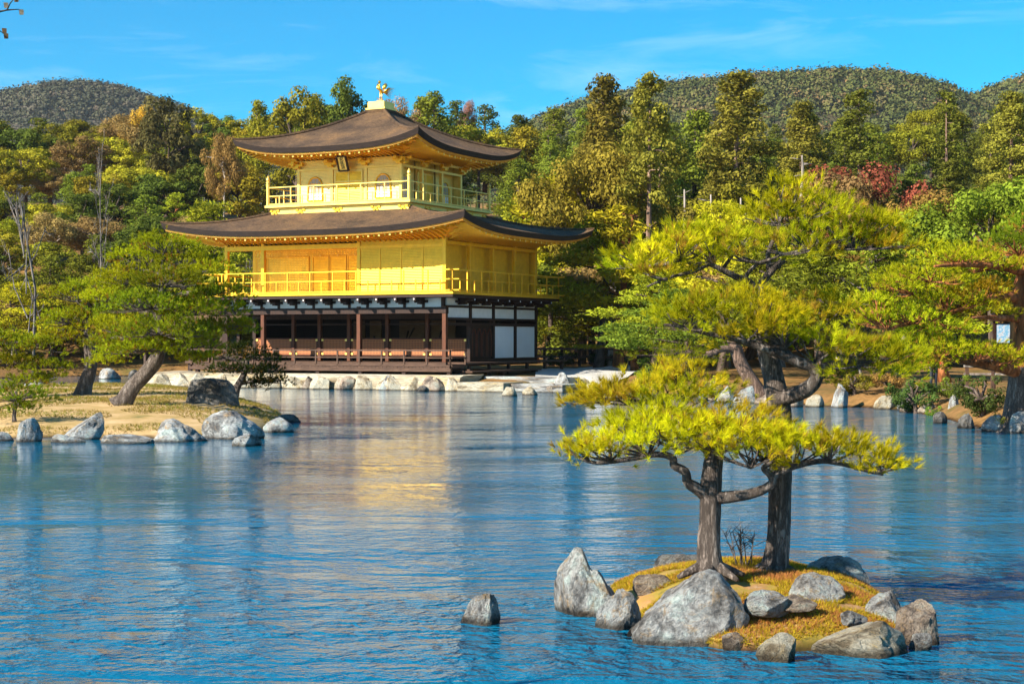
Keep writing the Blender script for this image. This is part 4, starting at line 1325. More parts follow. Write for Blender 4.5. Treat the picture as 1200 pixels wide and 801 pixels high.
rock(806, 846, 668, 690, 'stone_brown', 'flat brown stone between the shorter trunk foot and the rounded boulder top', z=.2, sharp=.5, sub=5)
rock(742, 790, 674, 694, 'stone_brown', 'long brown root-worn stone behind the rounded boulder', z=.16, sharp=.4, dr=.5, sub=5)
rock(985, 1016, 716, 728, 'stone_grey', 'small flat grey stone in the moss behind the long white stone', z=.2, sharp=.6)
rock(846, 874, 742, 762, 'stone_brown', 'low mossy brown stone right of the rounded boulder at the waterline', z=0, sharp=.6)
rock(1066, 1092, 742, 762, 'stone_grey', 'small grey stone at the waterline before the squarish brown rock', z=0, sharp=.7)
rock(735, 760, 728, 746, 'stone_dark', 'small dark stone wedged left of the rounded boulder', z=0, sharp=.7)
rock(880, 900, 672, 684, 'stone_grey', 'little grey stone between the two islet trunks', z=.24, sharp=.6)
# left island rocks
rock(-12, 16, 506, 517, 'stone_pale', 'low white stone cut by the left edge at the island shore', sharp=.4)
rock(17, 48, 490, 518, 'stone_pale', 'upright square white stone on the island shore below the low pine', sharp=.7, dr=.7)
rock(58, 100, 509, 519, 'stone_pale', 'flat shore stone left of the tilted slab', sharp=.5, dr=.6)
rock(78, 124, 483, 512, 'stone_pale', 'tilted pale slab leaning on the island bank', z=.06, sharp=.8, slant=.35, dr=.5)
rock(118, 180, 509, 520, 'stone_pale', 'long low white kerb stone at the middle of the island shore', sharp=.4, dr=.4)
rock(178, 242, 491, 518, 'stone_pale', 'big white faceted rock on the island shore', sharp=.7, dr=.6, sub=5)
rock(236, 308, 482, 514, 'stone_pale', 'widest rounded grey boulder at the right of the island shore', z=.02, sharp=.35, dr=.6, sub=5)
rock(272, 306, 509, 523, 'stone_pale', 'small wedge of white stone in the water before the widest boulder', sharp=.8)
rock(308, 344, 489, 507, 'stone_pale', 'white stone at the island tip', sharp=.6)
rock(318, 352, 485, 495, 'stone_dark', 'low dark stones behind the white stone at the island tip', sharp=.5)
rock(280, 314, 476, 492, 'stone_dark', 'dark jagged stone behind the widest boulder', sharp=.8)
rock(216, 280, 443, 476, 'stone_dark', 'big black shaded boulder beside the dark little pine', z=.42, sharp=.55, dr=.5, sub=5)  # dark stone colour stands in for the large pine's shade
rock(24, 60, 445, 461, 'stone_grey', 'brownish rock on the far side of the left island', z=.2, sharp=.6)
rock(60, 82, 447, 461, 'stone_dark', 'dark cracked rock beside the brownish one on the far side of the left island', z=.2, sharp=.8)
rock(84, 112, 454, 462, 'stone_pale', 'pale stone at the foot of the slimmer island pine', z=.25, sharp=.6)

# rocks along the pavilion embankment
EMB = [(192, 218, 440, 451, 'stone_grey', 'mossy grey rock left of the embankment end'), (218, 236, 437, 450, 'stone_brown', 'pointed brown rock at the embankment left end'),
       (236, 262, 436, 448, 'stone_cream', 'creamy boulder at the embankment corner'), (264, 300, 440, 449, 'stone_cream', 'creamy boulder next along the embankment behind the dark little pine'),
       (352, 368, 440, 455, 'stone_brown', 'brown rock in the embankment below the third railing post'),
       (392, 415, 440, 456, 'stone_brown', 'tan rock in the embankment under the middle of the veranda'), (443, 462, 439, 457, 'stone_grey', 'upright grey rock in the embankment right of the middle'),
       (491, 520, 441, 459, 'stone_brown', 'orange-brown boulder at the right end of the embankment'), (490, 507, 454, 461, 'stone_dark', 'small dark stone in the water before the orange-brown boulder')]
for a, b_, t_, bt, mt, lab in EMB:
    if a < 240: rock(a, b_, t_, bt, mt, lab, sharp=.6, dr=.7); continue
    q = (a + b_) / 2                              # set into the face of the embankment
    al = min(np.linspace(-15.5, 2.2, 400), key=lambda t: abs(600 + FPX * B(t, -2.8).x / B(t, -2.8).y - q))
    p = B(al, -2.72 - (.5 if bt > 460 else 0)); w = (b_ - a) * p.y / FPX; h = (bt - t_) * p.y / FPX
    rock_n[0] += 1
    me = rock_mesh(w, w * .8, h, 100 + rock_n[0] * 7, .6, 4); me.materials.append(M[mt])
    o = obj('rock', me, None, (p.x, p.y, 0)); o.rotation_euler = (0, 0, TH); tag(o, lab, 'rock')
k = -15.3
while k < 2.0:
    w = rng.uniform(.9, 1.7); p = B(k + w / 2, -2.62 + rng.normal() * .05)
    rock_n[0] += 1
    me = rock_mesh(w * 1.06, .8, rng.uniform(.62, .76), 100 + rock_n[0] * 7, 1.0, 4); me.materials.append(M['stone_cream'])
    o = obj('rock', me, None, (p.x, p.y, -.03)); o.rotation_euler = (0, 0, TH + rng.normal() * .05)
    tag(o, 'cream block stone in the row facing the embankment under the veranda', 'rock', 'cream block stones facing the embankment')
    k += w
SHORE = [(588, 606, 453, 464, 'stone_cream', 'small cream stone in the water below the landing', 0), (612, 630, 452, 463, 'stone_cream', 'small square cream stone in the water right of the landing', 0),
         (640, 656, 449, 460, 'stone_brown', 'square brown stone in the water below the green boulder', 0), (648, 668, 436, 456, 'stone_pale', 'large greenish-white boulder on the shore right of the pavilion', .1),
         (665, 676, 441, 454, 'stone_brown', 'small reddish stone beside the greenish-white boulder', .15), (668, 680, 446, 458, 'stone_pale', 'low pale stone at the waterline before the pink rocks', 0),
         (675, 692, 442, 457, 'stone_cream', 'pinkish rock on the shore right of the greenish-white boulder', .02), (688, 704, 442, 456, 'stone_cream', 'second pinkish rock on the shore beneath the small conifer', .02),
         (704, 714, 443, 457, 'stone_brown', 'brown upright stone at the end of the shore rocks near the islet needles', .02),
         (818, 828, 451, 468, 'stone_pale', 'little pale stone left of the brown boulder behind the tall islet pine', .05), (826, 848, 446, 468, 'stone_brown', 'rounded brown boulder on the far shore left of the leaning trunk', .05),
         (840, 862, 452, 470, 'stone_pale', 'white stone under the leaning trunk', .05), (860, 884, 452, 471, 'stone_pale', 'white stone right of the leaning trunk foot', .05),
         (885, 912, 461, 474, 'stone_brown', 'brown stone behind the tall islet trunk', 0), (920, 942, 464, 477, 'stone_brown', 'low reddish slab on the shore under the big bough', 0),
         (944, 966, 462, 477, 'stone_cream', 'bright cream rock beside the upright stone', 0), (974, 994, 449, 477, 'stone_pale', 'upright white standing stone on the right shore', .02),
         (1024, 1048, 463, 479, 'stone_cream', 'pale rounded rock right of the dark green bush', .02), (1051, 1078, 455, 478, 'stone_pale', 'white boulder with a mossy top on the right shore', .08),
         (1054, 1076, 471, 483, 'stone_brown', 'brown flat stone before the mossy-topped boulder', 0), (1076, 1100, 471, 485, 'stone_brown', 'brown rock at the waterline left of the dark bush', 0),
         (1094, 1110, 482, 496, 'stone_dark', 'black wet stone at the waterline under the dark bush', 0), (1110, 1124, 462, 484, 'stone_pale', 'tall narrow white stone left of the dark bush', .1),
         (1122, 1142, 484, 502, 'stone_dark', 'black wet rock below the dark bush', 0), (1150, 1190, 486, 506, 'stone_pale', 'white stone by the foot of the red-barked pine', 0),
         (1183, 1214, 482, 508, 'stone_pale', 'pale mossy boulder cut by the right edge', 0)]
for a, b_, t_, bt, mt, lab, zz in SHORE: rock(a, b_, t_, bt, mt, lab, z=zz, sharp=.55, dr=.7)
for a, b_, t_, bt, mt, lab in [(115, 140, 431, 443, 'stone_grey', 'grey boulder on the far bank between the two island pine trunks'), (150, 172, 433, 444, 'stone_dark', 'dark rock on the far bank right of the island pine trunk'), (172, 190, 435, 445, 'stone_brown', 'brown rock on the far bank near the porch')]:
    rock(a, b_, t_, bt, mt, lab, z=.05, sharp=.6)

# ------------------------------------------------------------------ pines with trimmed needle pads
def smooth_path(pts, rad, sub=5):
    pts = [Vector(p) for p in pts]
    m = len(pts)
    if not hasattr(rad, '__len__'): rad = list(np.linspace(rad[0], rad[1], m)) if isinstance(rad, tuple) else [rad] * m
    op, orad = [], []
    for i in range(m - 1):
        p0, p1, p2, p3 = pts[max(i - 1, 0)], pts[i], pts[i + 1], pts[min(i + 2, m - 1)]
        for k in range(sub):
            t = k / sub
            op.append(.5 * ((2 * p1) + (p2 - p0) * t + (2 * p0 - 5 * p1 + 4 * p2 - p3) * t * t + (-p0 + 3 * p1 - 3 * p2 + p3) * t ** 3))
            orad.append(rad[i] * (1 - t) + rad[i + 1] * t)
    op.append(pts[-1]); orad.append(rad[-1])
    return op, orad

class Pine:
    def __init__(s, name, label, base, needle, bark, L, Wd, nb, tufts_per_m2, cat='tree', group=None, color=(.11, .13, .012)):
        s.root = thing(name, label, cat, base, 0, group)
        s.base = Vector(base); s.needle = needle; s.bark = bark
        s.L, s.W, s.nb, s.den, s.color = L, Wd, nb, tufts_per_m2, color
    def trunk(s, pts, rad, name='trunk', seg=10, jit=.16, sub=5):
        op, orad = smooth_path([Vector(p) - s.base for p in pts], rad, sub)
        m = MB(); m.tube(op, orad, seg, jit=jit)
        return m.build(name, s.bark, s.root, smooth=True)
    def pad(s, c, rx, rz, hub=None, ry=None, tilt=0.0, dens=1.0, color=None, clusters=None, droop=.15, twr=.012, up=.75):
        """a flattened cushion of needle shoots on a fan of twigs; c, hub are world points"""
        c = Vector(c) - s.base
        ry = ry or rx * .85
        hub = (Vector(hub) - s.base) if hub is not None else c + Vector((0, 0, -rz * .7))
        n = int(s.den * rx * ry * 3.14 * dens)
        ncl = clusters or max(5, int(n / 11))
        a = rng.random(ncl) * 2 * math.pi; r = np.sqrt(rng.random(ncl)) * (1 + .10 * np.sin(a * 3 + rng.random() * 6) + .08 * np.sin(a * 5 + rng.random() * 6))
        cx_, cy_ = r * np.cos(a) * rx, r * np.sin(a) * ry
        cz = rz * (np.sqrt(np.clip(1 - (r * .93) ** 2, 0, 1)) * rng.uniform(.25, 1.0, ncl) - .25) - droop * rx * r ** 2 + tilt * cx_
        cl = np.stack([cx_, cy_, cz], -1) + np.array(c)
        m = MB()
        for p in cl:                               # twigs
            q = Vector(p); mid = hub.lerp(q, .55) + Vector((rng.normal() * rx * .06, rng.normal() * ry * .06, -.10 * rz))
            m.tube([hub, mid, q], [twr, twr * .7, twr * .35], 4, cap=False)
        po = m.build('twigs', s.bark, s.root)
        per = max(1, n // ncl)
        tw = rx * .10 + s.L * .55
        tb = np.repeat(cl, per, axis=0) + rng.normal(size=(ncl * per, 3)) * np.array([tw, tw, tw * .45])
        rel = (tb - np.array(c)) / np.array([rx, ry, max(rz, .05)])
        d = unit(rel * np.array([.75, .75, .35]) + np.array([0, 0, up]) + rng.normal(size=tb.shape) * .28)
        v = needles(tb, d, s.L, s.W, s.nb, .8)
        tc = np.repeat(np.repeat(np.clip(rng.normal(.5, .27, ncl), 0, .97), per) + rng.normal(size=ncl * per) * .12, s.nb)
        tone = np.clip(tc + rng.normal(size=len(tc)) * .10, 0, 1)
        o = obj('needle_pad', np_mesh('needle_pad', v, 3, s.needle, tone), s.root)
        o.color = (*(color or s.color), 1)
        return o

YEL = (.60, .54, .012); YG = (.46, .46, .012); MUS = (.50, .38, .014); GRN = (.20, .26, .012); SHADE_G = (.04, .06, .012)
# the shorter pine on the islet
Ya = 14.0
zf = lambda py, Y: P(600, py, Y).z
ba = P(833, 672, Ya)
pa = Pine('pine_tree', 'shorter islet pine with low spreading lime-yellow needle pads', ba, M['needle_y'], M['bark'], .088, .0040, 38, 320, color=YEL)
pa.trunk([P(833, 678, Ya), P(833, 664, Ya), P(831, 640, Ya), P(832, 600, Ya), P(833, 570, Ya), P(836, 540, Ya + .03), P(842, 512, Ya + .05), P(850, 490, Ya + .1)], [.165, .115, .100, .096, .092, .080, .055, .02], seg=14)
for k in range(6):
    an = k * 1.05 + .2
    q = P(833, 668, Ya)
    pa.trunk([q + Vector((0, 0, .07)), q + Vector((math.cos(an) * .14, math.sin(an) * .14, .015)), q + Vector((math.cos(an) * .30, math.sin(an) * .30, -.05))], [.06, .045, .02], 'root', 6)
def br(pine, pts, Y, r0, r1, dY=None):
    n = len(pts); dY = dY or [0] * n
    return pine.trunk([P(x, y, Y + dy) for (x, y), dy in zip(pts, dY)], list(np.linspace(r0, r1, n)), 'branch', 8)
br(pa, [(832, 586), (818, 573), (806, 565), (803, 552), (790, 545), (788, 536), (770, 532), (735, 538), (700, 542), (678, 536)], Ya, .055, .012, [0, -.03, -.05, -.05, -.06, -.06, -.1, -.15, -.15, -.15])
br(pa, [(834, 583), (850, 582), (872, 580), (892, 574), (905, 566), (903, 556), (895, 548), (905, 540)], Ya, .06, .022, [0, -.05, -.1, -.15, -.18, -.2, -.2, -.2])
br(pa, [(904, 560), (925, 548), (960, 540), (990, 544), (1018, 552), (1035, 556)], Ya, .035, .01, [-.18, -.2, -.2, -.15, -.15, -.15])
br(pa, [(838, 540), (815, 510), (795, 485), (770, 472), (735, 468), (705, 468)], Ya, .045, .012, [0, .1, .25, .4, .5, .5])
br(pa, [(842, 520), (860, 500), (885, 485), (900, 480)], Ya, .035, .01, [0, .1, .2, .25])
for (x, y, dy, rx, rz, hx, hy, cl_, dn) in [
    (700, 522, -.15, 50, 24, 715, 540, YEL, 1.1), (672, 523, -.15, 22, 17, 690, 541, YEL, 1.1), (745, 512, -.12, 62, 30, 760, 534, YEL, 1.0), (790, 500, -.05, 62, 30, 800, 530, YEL, 1),
    (845, 505, -.15, 62, 32, 842, 530, YEL, 1.1), (868, 522, -.3, 55, 22, 880, 548, YEL, 1), (895, 514, -.1, 50, 20, 895, 540, YG, 1), (930, 525, -.2, 58, 27, 925, 548, YEL, 1.1), (975, 526, -.2, 52, 25, 970, 541, YEL, 1.1), (1015, 540, -.15, 42, 19, 1010, 550, YEL, 1.2),
    (1040, 548, -.15, 16, 10, 1030, 555, YEL, 1.3), (715, 462, .5, 46, 22, 720, 468, MUS, 1), (690, 470, .5, 26, 14, 700, 470, MUS, 1), (765, 452, .45, 62, 30, 765, 472, MUS, 1), (800, 462, .3, 50, 26, 790, 485, YG, .9), (812, 442, .5, 42, 20, 800, 470, MUS, .8), (862, 484, .2, 46, 18, 870, 492, MUS, 1), (765, 486, .1, 48, 20, 790, 500, YG, .8)]:
    Y = Ya + dy
    k = Y / FPX
    pa.pad(P(x, y, Y), rx * k, rz * k, P(hx, hy, Y), color=cl_, dens=dn)

# the taller pine on the islet
Yb = 14.6
bb_ = P(908, 673, Yb)
pb = Pine('pine_tree', 'taller islet pine whose bent trunk forks into high yellow-green pads', bb_, M['needle_y'], M['bark'], .088, .0040, 36, 270, color=YG)
pb.trunk([P(906, 680, Yb), P(908, 668, Yb), P(912, 640, Yb), P(913, 600, Yb), P(914, 560, Yb), P(914, 520, Yb), P(915, 485, Yb), P(910, 455, Yb), P(903, 425, Yb + .05), P(896, 395, Yb + .08), P(891, 365, Yb + .1), P(890, 341, Yb + .1)],
         [.155, .122, .110, .104, .102, .102, .104, .102, .094, .082, .066, .052], seg=14)
for k in range(6):
    an = k * 1.05 + .6
    q = P(908, 670, Yb)
    pb.trunk([q + Vector((0, 0, .08)), q + Vector((math.cos(an) * .15, math.sin(an) * .15, .02)), q + Vector((math.cos(an) * .30, math.sin(an) * .30, -.05))], [.06, .045, .02], 'root', 6)
br(pb, [(890, 343), (877, 330), (862, 324), (846, 316), (830, 309), (815, 310), (797, 305), (775, 311), (748, 312)], Yb, .038, .010, [.1, .08, .05, .02, 0, -.05, -.1, -.1, -.1])
br(pb, [(830, 310), (812, 318), (796, 322), (778, 327), (758, 336)], Yb, .022, .008, [0, -.1, -.15, -.2, -.2])
br(pb, [(890, 341), (893, 333), (900, 322), (911, 311), (924, 301), (940, 294), (962, 291), (990, 290), (1015, 292)], Yb, .040, .010, [.1, .1, .1, .1, .12, .15, .2, .25, .25])
br(pb, [(904, 316), (900, 298), (908, 278), (915, 260), (922, 245)], Yb, .026, .008, [.1, .15, .15, .15, .15])
br(pb, [(872, 328), (878, 318), (890, 308), (902, 304), (918, 298)], Yb, .022, .008, [.05, 0, -.1, -.15, -.2])
br(pb, [(846, 316), (858, 300), (868, 288)], Yb, .02, .008, [.02, .1, .2])
br(pb, [(908, 470), (922, 465), (940, 459), (953, 449), (957, 438), (950, 429), (936, 424), (918, 416), (898, 409), (872, 400), (848, 394), (820, 388), (795, 382), (778, 380)], Yb, .082, .010, [-.04, -.12, -.2, -.26, -.3, -.32, -.34, -.36, -.38, -.4, -.4, -.4, -.4, -.4])
br(pb, [(930, 422), (915, 405), (905, 392), (900, 382)], Yb, .035, .012, [-.34, -.3, -.3, -.3])
br(pb, [(956, 436), (968, 428), (985, 425), (1010, 425), (1035, 428)], Yb, .04, .010, [-.3, -.3, -.3, -.25, -.2])
br(pb, [(893, 372), (908, 360), (930, 352), (960, 348)], Yb, .025, .008, [.1, .2, .3, .35])
for (x, y, dy, rx, rz, hx, hy, cl_, dn) in [
    (800, 372, -.4, 44, 22, 800, 384, YG, 1), (840, 365, -.4, 62, 30, 845, 394, YG, 1), (885, 366, -.35, 58, 30, 888, 392, YEL, 1), (930, 380, -.4, 54, 26, 920, 408, YG, 1), (962, 398, -.3, 44, 22, 955, 425, YG, 1), (875, 388, -.5, 50, 18, 875, 400, MUS, .9), (945, 372, -.1, 46, 24, 940, 400, MUS, .9),
    (995, 408, -.3, 52, 26, 990, 425, YG, 1.1), (1035, 414, -.2, 44, 22, 1030, 428, YG, 1.1), (1010, 430, -.35, 44, 14, 1010, 428, YG, .9), (965, 352, .3, 46, 20, 955, 350, YG, .9),
    (752, 300, -.1, 44, 20, 755, 312, YEL, 1), (790, 288, -.1, 52, 26, 795, 306, YEL, 1), (832, 280, 0, 50, 26, 835, 308, YG, 1), (776, 318, -.2, 42, 15, 780, 328, YG, .9), (868, 272, .2, 46, 24, 868, 290, YG, .95), (880, 296, -.1, 40, 18, 890, 308, YG, .8),
    (925, 232, .15, 46, 24, 922, 250, YEL, 1), (962, 244, .15, 48, 26, 925, 260, YG, 1), (905, 252, .15, 50, 22, 915, 265, YG, .9), (950, 272, .2, 58, 22, 950, 293, YG, .9), (1000, 262, .25, 52, 26, 1000, 291, YG, 1), (1042, 268, .25, 36, 20, 1015, 292, YG, 1), (1020, 284, .2, 42, 14, 1010, 292, MUS, .9), (1062, 282, .25, 30, 15, 1018, 292, YG, 1), (985, 282, .3, 40, 14, 985, 291, YG, .9), (920, 290, -.2, 40, 14, 918, 298, YG, .8), (738, 312, -.1, 24, 12, 750, 312, YG, 1)]:
    Y = Yb + dy
    k = Y / FPX
    pb.pad(P(x, y, Y), rx * 1.02 * k, rz * .98 * k, P(hx, hy, Y), ry=rx * .72 * k, color=cl_, dens=dn * 1.15)

# dry twiggy shrub between the two trunks
db = P(872, 668, 14.9)
ds = thing('dry_shrub', 'leafless twiggy shrub between the two islet pine trunks', 'shrub', db)
for k in range(9):
    m = MB(); a = rng.uniform(-1, 1); 
    p0 = Vector((rng.normal() * .04, rng.normal() * .04, -.05)); p1 = p0 + Vector((a * .12, rng.normal() * .08, .22)); p2 = p1 + Vector((a * .13, rng.normal() * .08, .16 + .12 * rng.random()))
    m.tube([p0, p1, p2], [.008, .006, .002], 5)
    for j in range(5):
        q = p1.lerp(p2, rng.random()); m.tube([q, q + Vector((rng.normal() * .08, rng.normal() * .06, .05 + .07 * rng.random()))], [.004, .0015], 4)
    m.build('stem', M['bark'], ds)

# ------------------------------------------------------------------ pines on the left island
def isl_z(x, y):
    d = lisl.data
    return min(((v.co.x - x) ** 2 + (v.co.y - y) ** 2, v.co.z) for v in d.vertices)[1]
Yc = 45.5
pc = Pine('pine_tree', 'large leaning green pine with rounded cloud pads on the left island', P(146, 474, Yc), M['needle'], M['bark'], .115, .015, 18, 190, color=(.13, .21, .014))
pc.trunk([P(140, 477, Yc), P(147, 468, Yc), P(157, 452, Yc), P(172, 436, Yc), P(183, 421, Yc), (P(188, 400, Yc)), P(187, 375, Yc), P(190, 345, Yc), P(190, 315, Yc), P(192, 292, Yc)], [.36, .25, .225, .21, .20, .18, .155, .12, .08, .05], seg=12)
for pts in ([(186, 400), (210, 395), (240, 388), (268, 382)], [(187, 372), (160, 362), (135, 355)], [(188, 352), (215, 345), (240, 340)], [(190, 325), (170, 318), (150, 312)], [(186, 405), (160, 398), (130, 395)], [(190, 318), (215, 308), (235, 302)]):
    br(pc, pts, Yc, .12, .04)
for (x, y, dy, rx, rz, hx, hy) in [(192, 286, 0, 42, 18, 192, 298), (165, 300, .4, 40, 17, 178, 316), (222, 305, 0, 44, 18, 215, 312), (240, 318, -.6, 34, 14, 228, 318), (150, 325, 0, 46, 19, 160, 332), (200, 328, -1.0, 52, 20, 190, 336), (245, 348, 0, 38, 16, 235, 345),
    (125, 348, .3, 36, 16, 140, 356), (170, 355, -1.0, 56, 21, 180, 362), (225, 362, -.6, 48, 18, 215, 370), (190, 385, -1.2, 60, 22, 188, 392), (140, 380, 0, 40, 17, 150, 390), (250, 384, -.2, 38, 14, 245, 388), (275, 379, -.2, 24, 9, 265, 383), (165, 408, -1, 50, 17, 175, 412), (215, 402, -.8, 46, 16, 205, 404), (118, 402, .2, 28, 13, 130, 398), (262, 342, .3, 30, 13, 245, 345), (268, 362, .2, 28, 12, 250, 370), (285, 388, -.1, 22, 8, 268, 385), (230, 420, -.4, 30, 10, 220, 410), (125, 422, .1, 24, 10, 135, 410)]:
    Y = Yc + dy * 1.6; k = Y / FPX
    pc.pad(P(x, y, Y), rx * .86 * k, rz * .92 * k, P(hx, hy, Y), twr=.016, color=random.choice([(.34, .37, .012), (.24, .28, .012), (.42, .43, .012)]), droop=.10)
Yd = 51.0
pd_ = Pine('pine_tree', 'slimmer pine with a curved dark trunk behind the large leaning pine', P(98, 464, Yd), M['needle'], M['bark'], .115, .015, 17, 165, color=(.16, .24, .014))
pd_.trunk([P(96, 466, Yd), P(100, 452, Yd), P(105, 435, Yd), P(106, 415, Yd), P(103, 395, Yd), P(104, 370, Yd), P(106, 345, Yd)], [.30, .235, .21, .19, .15, .11, .06], seg=11)
for pts in ([(104, 385), (125, 375), (140, 372)], [(104, 380), (85, 378), (70, 382)], [(105, 362), (90, 352), (80, 348)]): br(pd_, pts, Yd, .09, .03)
for (x, y, rx, rz, hx, hy) in [(108, 335, 32, 14, 106, 348), (88, 346, 32, 14, 92, 354), (125, 352, 30, 13, 115, 360), (80, 372, 36, 14, 88, 378), (115, 372, 40, 15, 110, 380), (98, 390, 38, 14, 100, 392), (68, 392, 22, 10, 78, 384)]:
    k = Yd / FPX; pd_.pad(P(x, y, Yd), rx * k, rz * k, P(hx, hy, Yd), twr=.022, color=random.choice([(.44, .45, .012), (.34, .37, .012)]))
# little pine at the island tip, needles darkened for the large pine's shade
Ye = 49.0
pe = Pine('pine_tree', 'dark little layered pine in shade at the right tip of the left island', P(274, 478, Ye), M['needle'], M['bark'], .12, .016, 15, 125, color=SHADE_G)
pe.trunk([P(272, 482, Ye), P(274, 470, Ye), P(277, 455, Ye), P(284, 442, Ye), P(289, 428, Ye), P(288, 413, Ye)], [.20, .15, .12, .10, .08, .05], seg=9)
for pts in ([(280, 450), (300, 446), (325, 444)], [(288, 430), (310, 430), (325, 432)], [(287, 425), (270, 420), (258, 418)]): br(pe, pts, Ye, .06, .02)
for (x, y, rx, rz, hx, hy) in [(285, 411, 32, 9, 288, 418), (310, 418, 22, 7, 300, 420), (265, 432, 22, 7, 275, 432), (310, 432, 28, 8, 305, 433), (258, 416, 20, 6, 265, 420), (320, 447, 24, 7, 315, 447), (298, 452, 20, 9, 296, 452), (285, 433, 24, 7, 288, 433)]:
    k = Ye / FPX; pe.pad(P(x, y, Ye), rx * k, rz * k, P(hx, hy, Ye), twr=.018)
# low pines at the left edge
Yf = 41.0
pf = Pine('pine_tree', 'knee-high young pine behind the upright square shore stone', P(17, 492, Yf), M['needle'], M['bark'], .12, .014, 15, 120, color=GRN)
pf.trunk([P(17, 494, Yf), P(17, 482, Yf), P(21, 470, Yf), P(18, 458, Yf)], [.06, .05, .04, .02], seg=8)
for (x, y, rx, rz) in [(12, 474, 24, 9), (38, 464, 24, 8), (16, 456, 24, 9), (0, 464, 20, 9), (30, 478, 16, 6), (45, 458, 14, 5)]:
    k = Yf / FPX; pf.pad(P(x, y, Yf), rx * k, rz * k, P(18, 470, Yf), twr=.014)
Yg = 50.0
pg = Pine('pine_tree', 'spreading green pine reaching in from the left edge over the island', P(-22, 476, Yg), M['needle'], M['bark'], .115, .015, 17, 165, color=(.30, .32, .012))
pg.trunk([P(-22, 480, Yg), P(-20, 455, Yg), P(-12, 430, Yg), P(-8, 405, Yg), P(-6, 385, Yg)], [.3, .24, .2, .14, .06], seg=10)
for pts in ([(-10, 420), (20, 425), (50, 430)], [(-8, 405), (20, 402), (42, 404)]): br(pg, pts, Yg, .09, .03)
for (x, y, rx, rz, hx, hy) in [(10, 400, 34, 13, 10, 404), (42, 404, 30, 12, 35, 406), (-15, 392, 34, 14, -8, 395), (20, 424, 36, 12, 18, 427), (55, 428, 28, 10, 48, 431), (-12, 420, 30, 12, -8, 422), (35, 445, 30, 9, 35, 440), (68, 440, 14, 7, 55, 434)]:
    k = Yg / FPX; pg.pad(P(x, y, Yg), rx * k, rz * k, P(hx, hy, Yg), twr=.02)

# ------------------------------------------------------------------ pines of the right bank
Yh = 41.5
ph_ = Pine('pine_tree', 'red-barked pine at the right edge with long feathery pads over the water', P(1196, 508, Yh), M['needle_y'], M['bark'], .13, .015, 16, 120, color=YG)
ph_.trunk([P(1194, 512, Yh), P(1196, 495, Yh), P(1199, 465, Yh), P(1200, 430, Yh)], [.62, .46, .42, .38], seg=13)
ph_.bark = M['bark_red']
ph_.trunk([P(1200, 432, Yh), P(1198, 400, Yh), P(1195, 370, Yh), P(1197, 340, Yh), P(1205, 305, Yh), P(1210, 270, Yh)], [.38, .30, .25, .22, .17, .08], 'upper_trunk', seg=12)
for pts, r in (([(1198, 438), (1180, 432), (1160, 428), (1135, 424), (1105, 420), (1070, 415)], .2), ([(1196, 350), (1170, 348), (1140, 355), (1110, 366), (1085, 376), (1060, 380), (1035, 388)], .16), ([(1200, 320), (1170, 312), (1130, 310), (1095, 312)], .12), ([(1197, 375), (1170, 372), (1140, 372)], .1)):
    br(ph_, pts, Yh, r, .03, list(np.linspace(0, -2, len(pts))))
for (x, y, dy, rx, rz, hx, hy, c_) in [(1140, 408, -1.5, 46, 12, 1140, 424, YG), (1095, 406, -1.5, 46, 13, 1100, 419, YG), (1060, 418, -1.8, 34, 11, 1070, 416, YG), (1165, 415, -1, 34, 10, 1165, 428, YG), (1075, 428, -2, 34, 10, 1075, 420, YG), (1100, 385, -1.5, 40, 14, 1090, 376, YG), (1060, 366, -1.6, 44, 17, 1062, 380, YG), (1030, 375, -2, 34, 15, 1040, 386, YG), (1105, 350, -1.2, 46, 18, 1110, 366, YG), (1145, 340, -1, 40, 17, 1145, 354, MUS), (1155, 360, -1, 32, 12, 1150, 356, MUS),
    (1080, 320, -1.5, 46, 18, 1090, 330, YG), (1125, 300, -1, 46, 18, 1125, 310, YG), (1165, 310, -.5, 40, 17, 1165, 313, YG), (1185, 285, 0, 40, 18, 1195, 300, GRN), (1210, 262, .2, 46, 22, 1208, 275, GRN), (1050, 335, -1.8, 38, 16, 1070, 345, YG), (1015, 350, -2, 34, 14, 1030, 380, YG)]:
    Y = Yh + dy; k = Y / FPX
    ph_.pad(P(x, y, Y), rx * k, rz * k, P(hx, hy, Y), twr=.022, color=c_)

# ------------------------------------------------------------------ woodland trees: one of each kind, then copies
def crown_mesh(name, clumps, per, leaf, jitter=.35, mat=None, asp=.6, up=.25, shell=.35):
    C, N, S, T = [], [], [], []
    for (c, r, fl) in clumps:
        n = int(per * (r / 1.0) ** 2)
        d = unit(rng.normal(size=(n, 3)))
        rad = r * (1 - shell * rng.random((n, 1)) ** 2) * (1 + .12 * rng.normal(size=(n, 1)))
        p = d * rad * np.array([1, 1, fl]) + np.array(c)
        C.append(p); N.append(unit(d + np.array([0, 0, up]) + rng.normal(size=(n, 3)) * jitter))
        S.append(leaf * rng.uniform(.6, 1.45, n))
        T.append(np.clip(rng.normal(.5 + .22 * rng.normal(), .16, n), 0, 1))
    C, N, S, T = map(np.concatenate, (C, N, S, T))
    return np_mesh(name, leaf_quads(C, N, S, asp), 4, mat or M['leaf'], T)

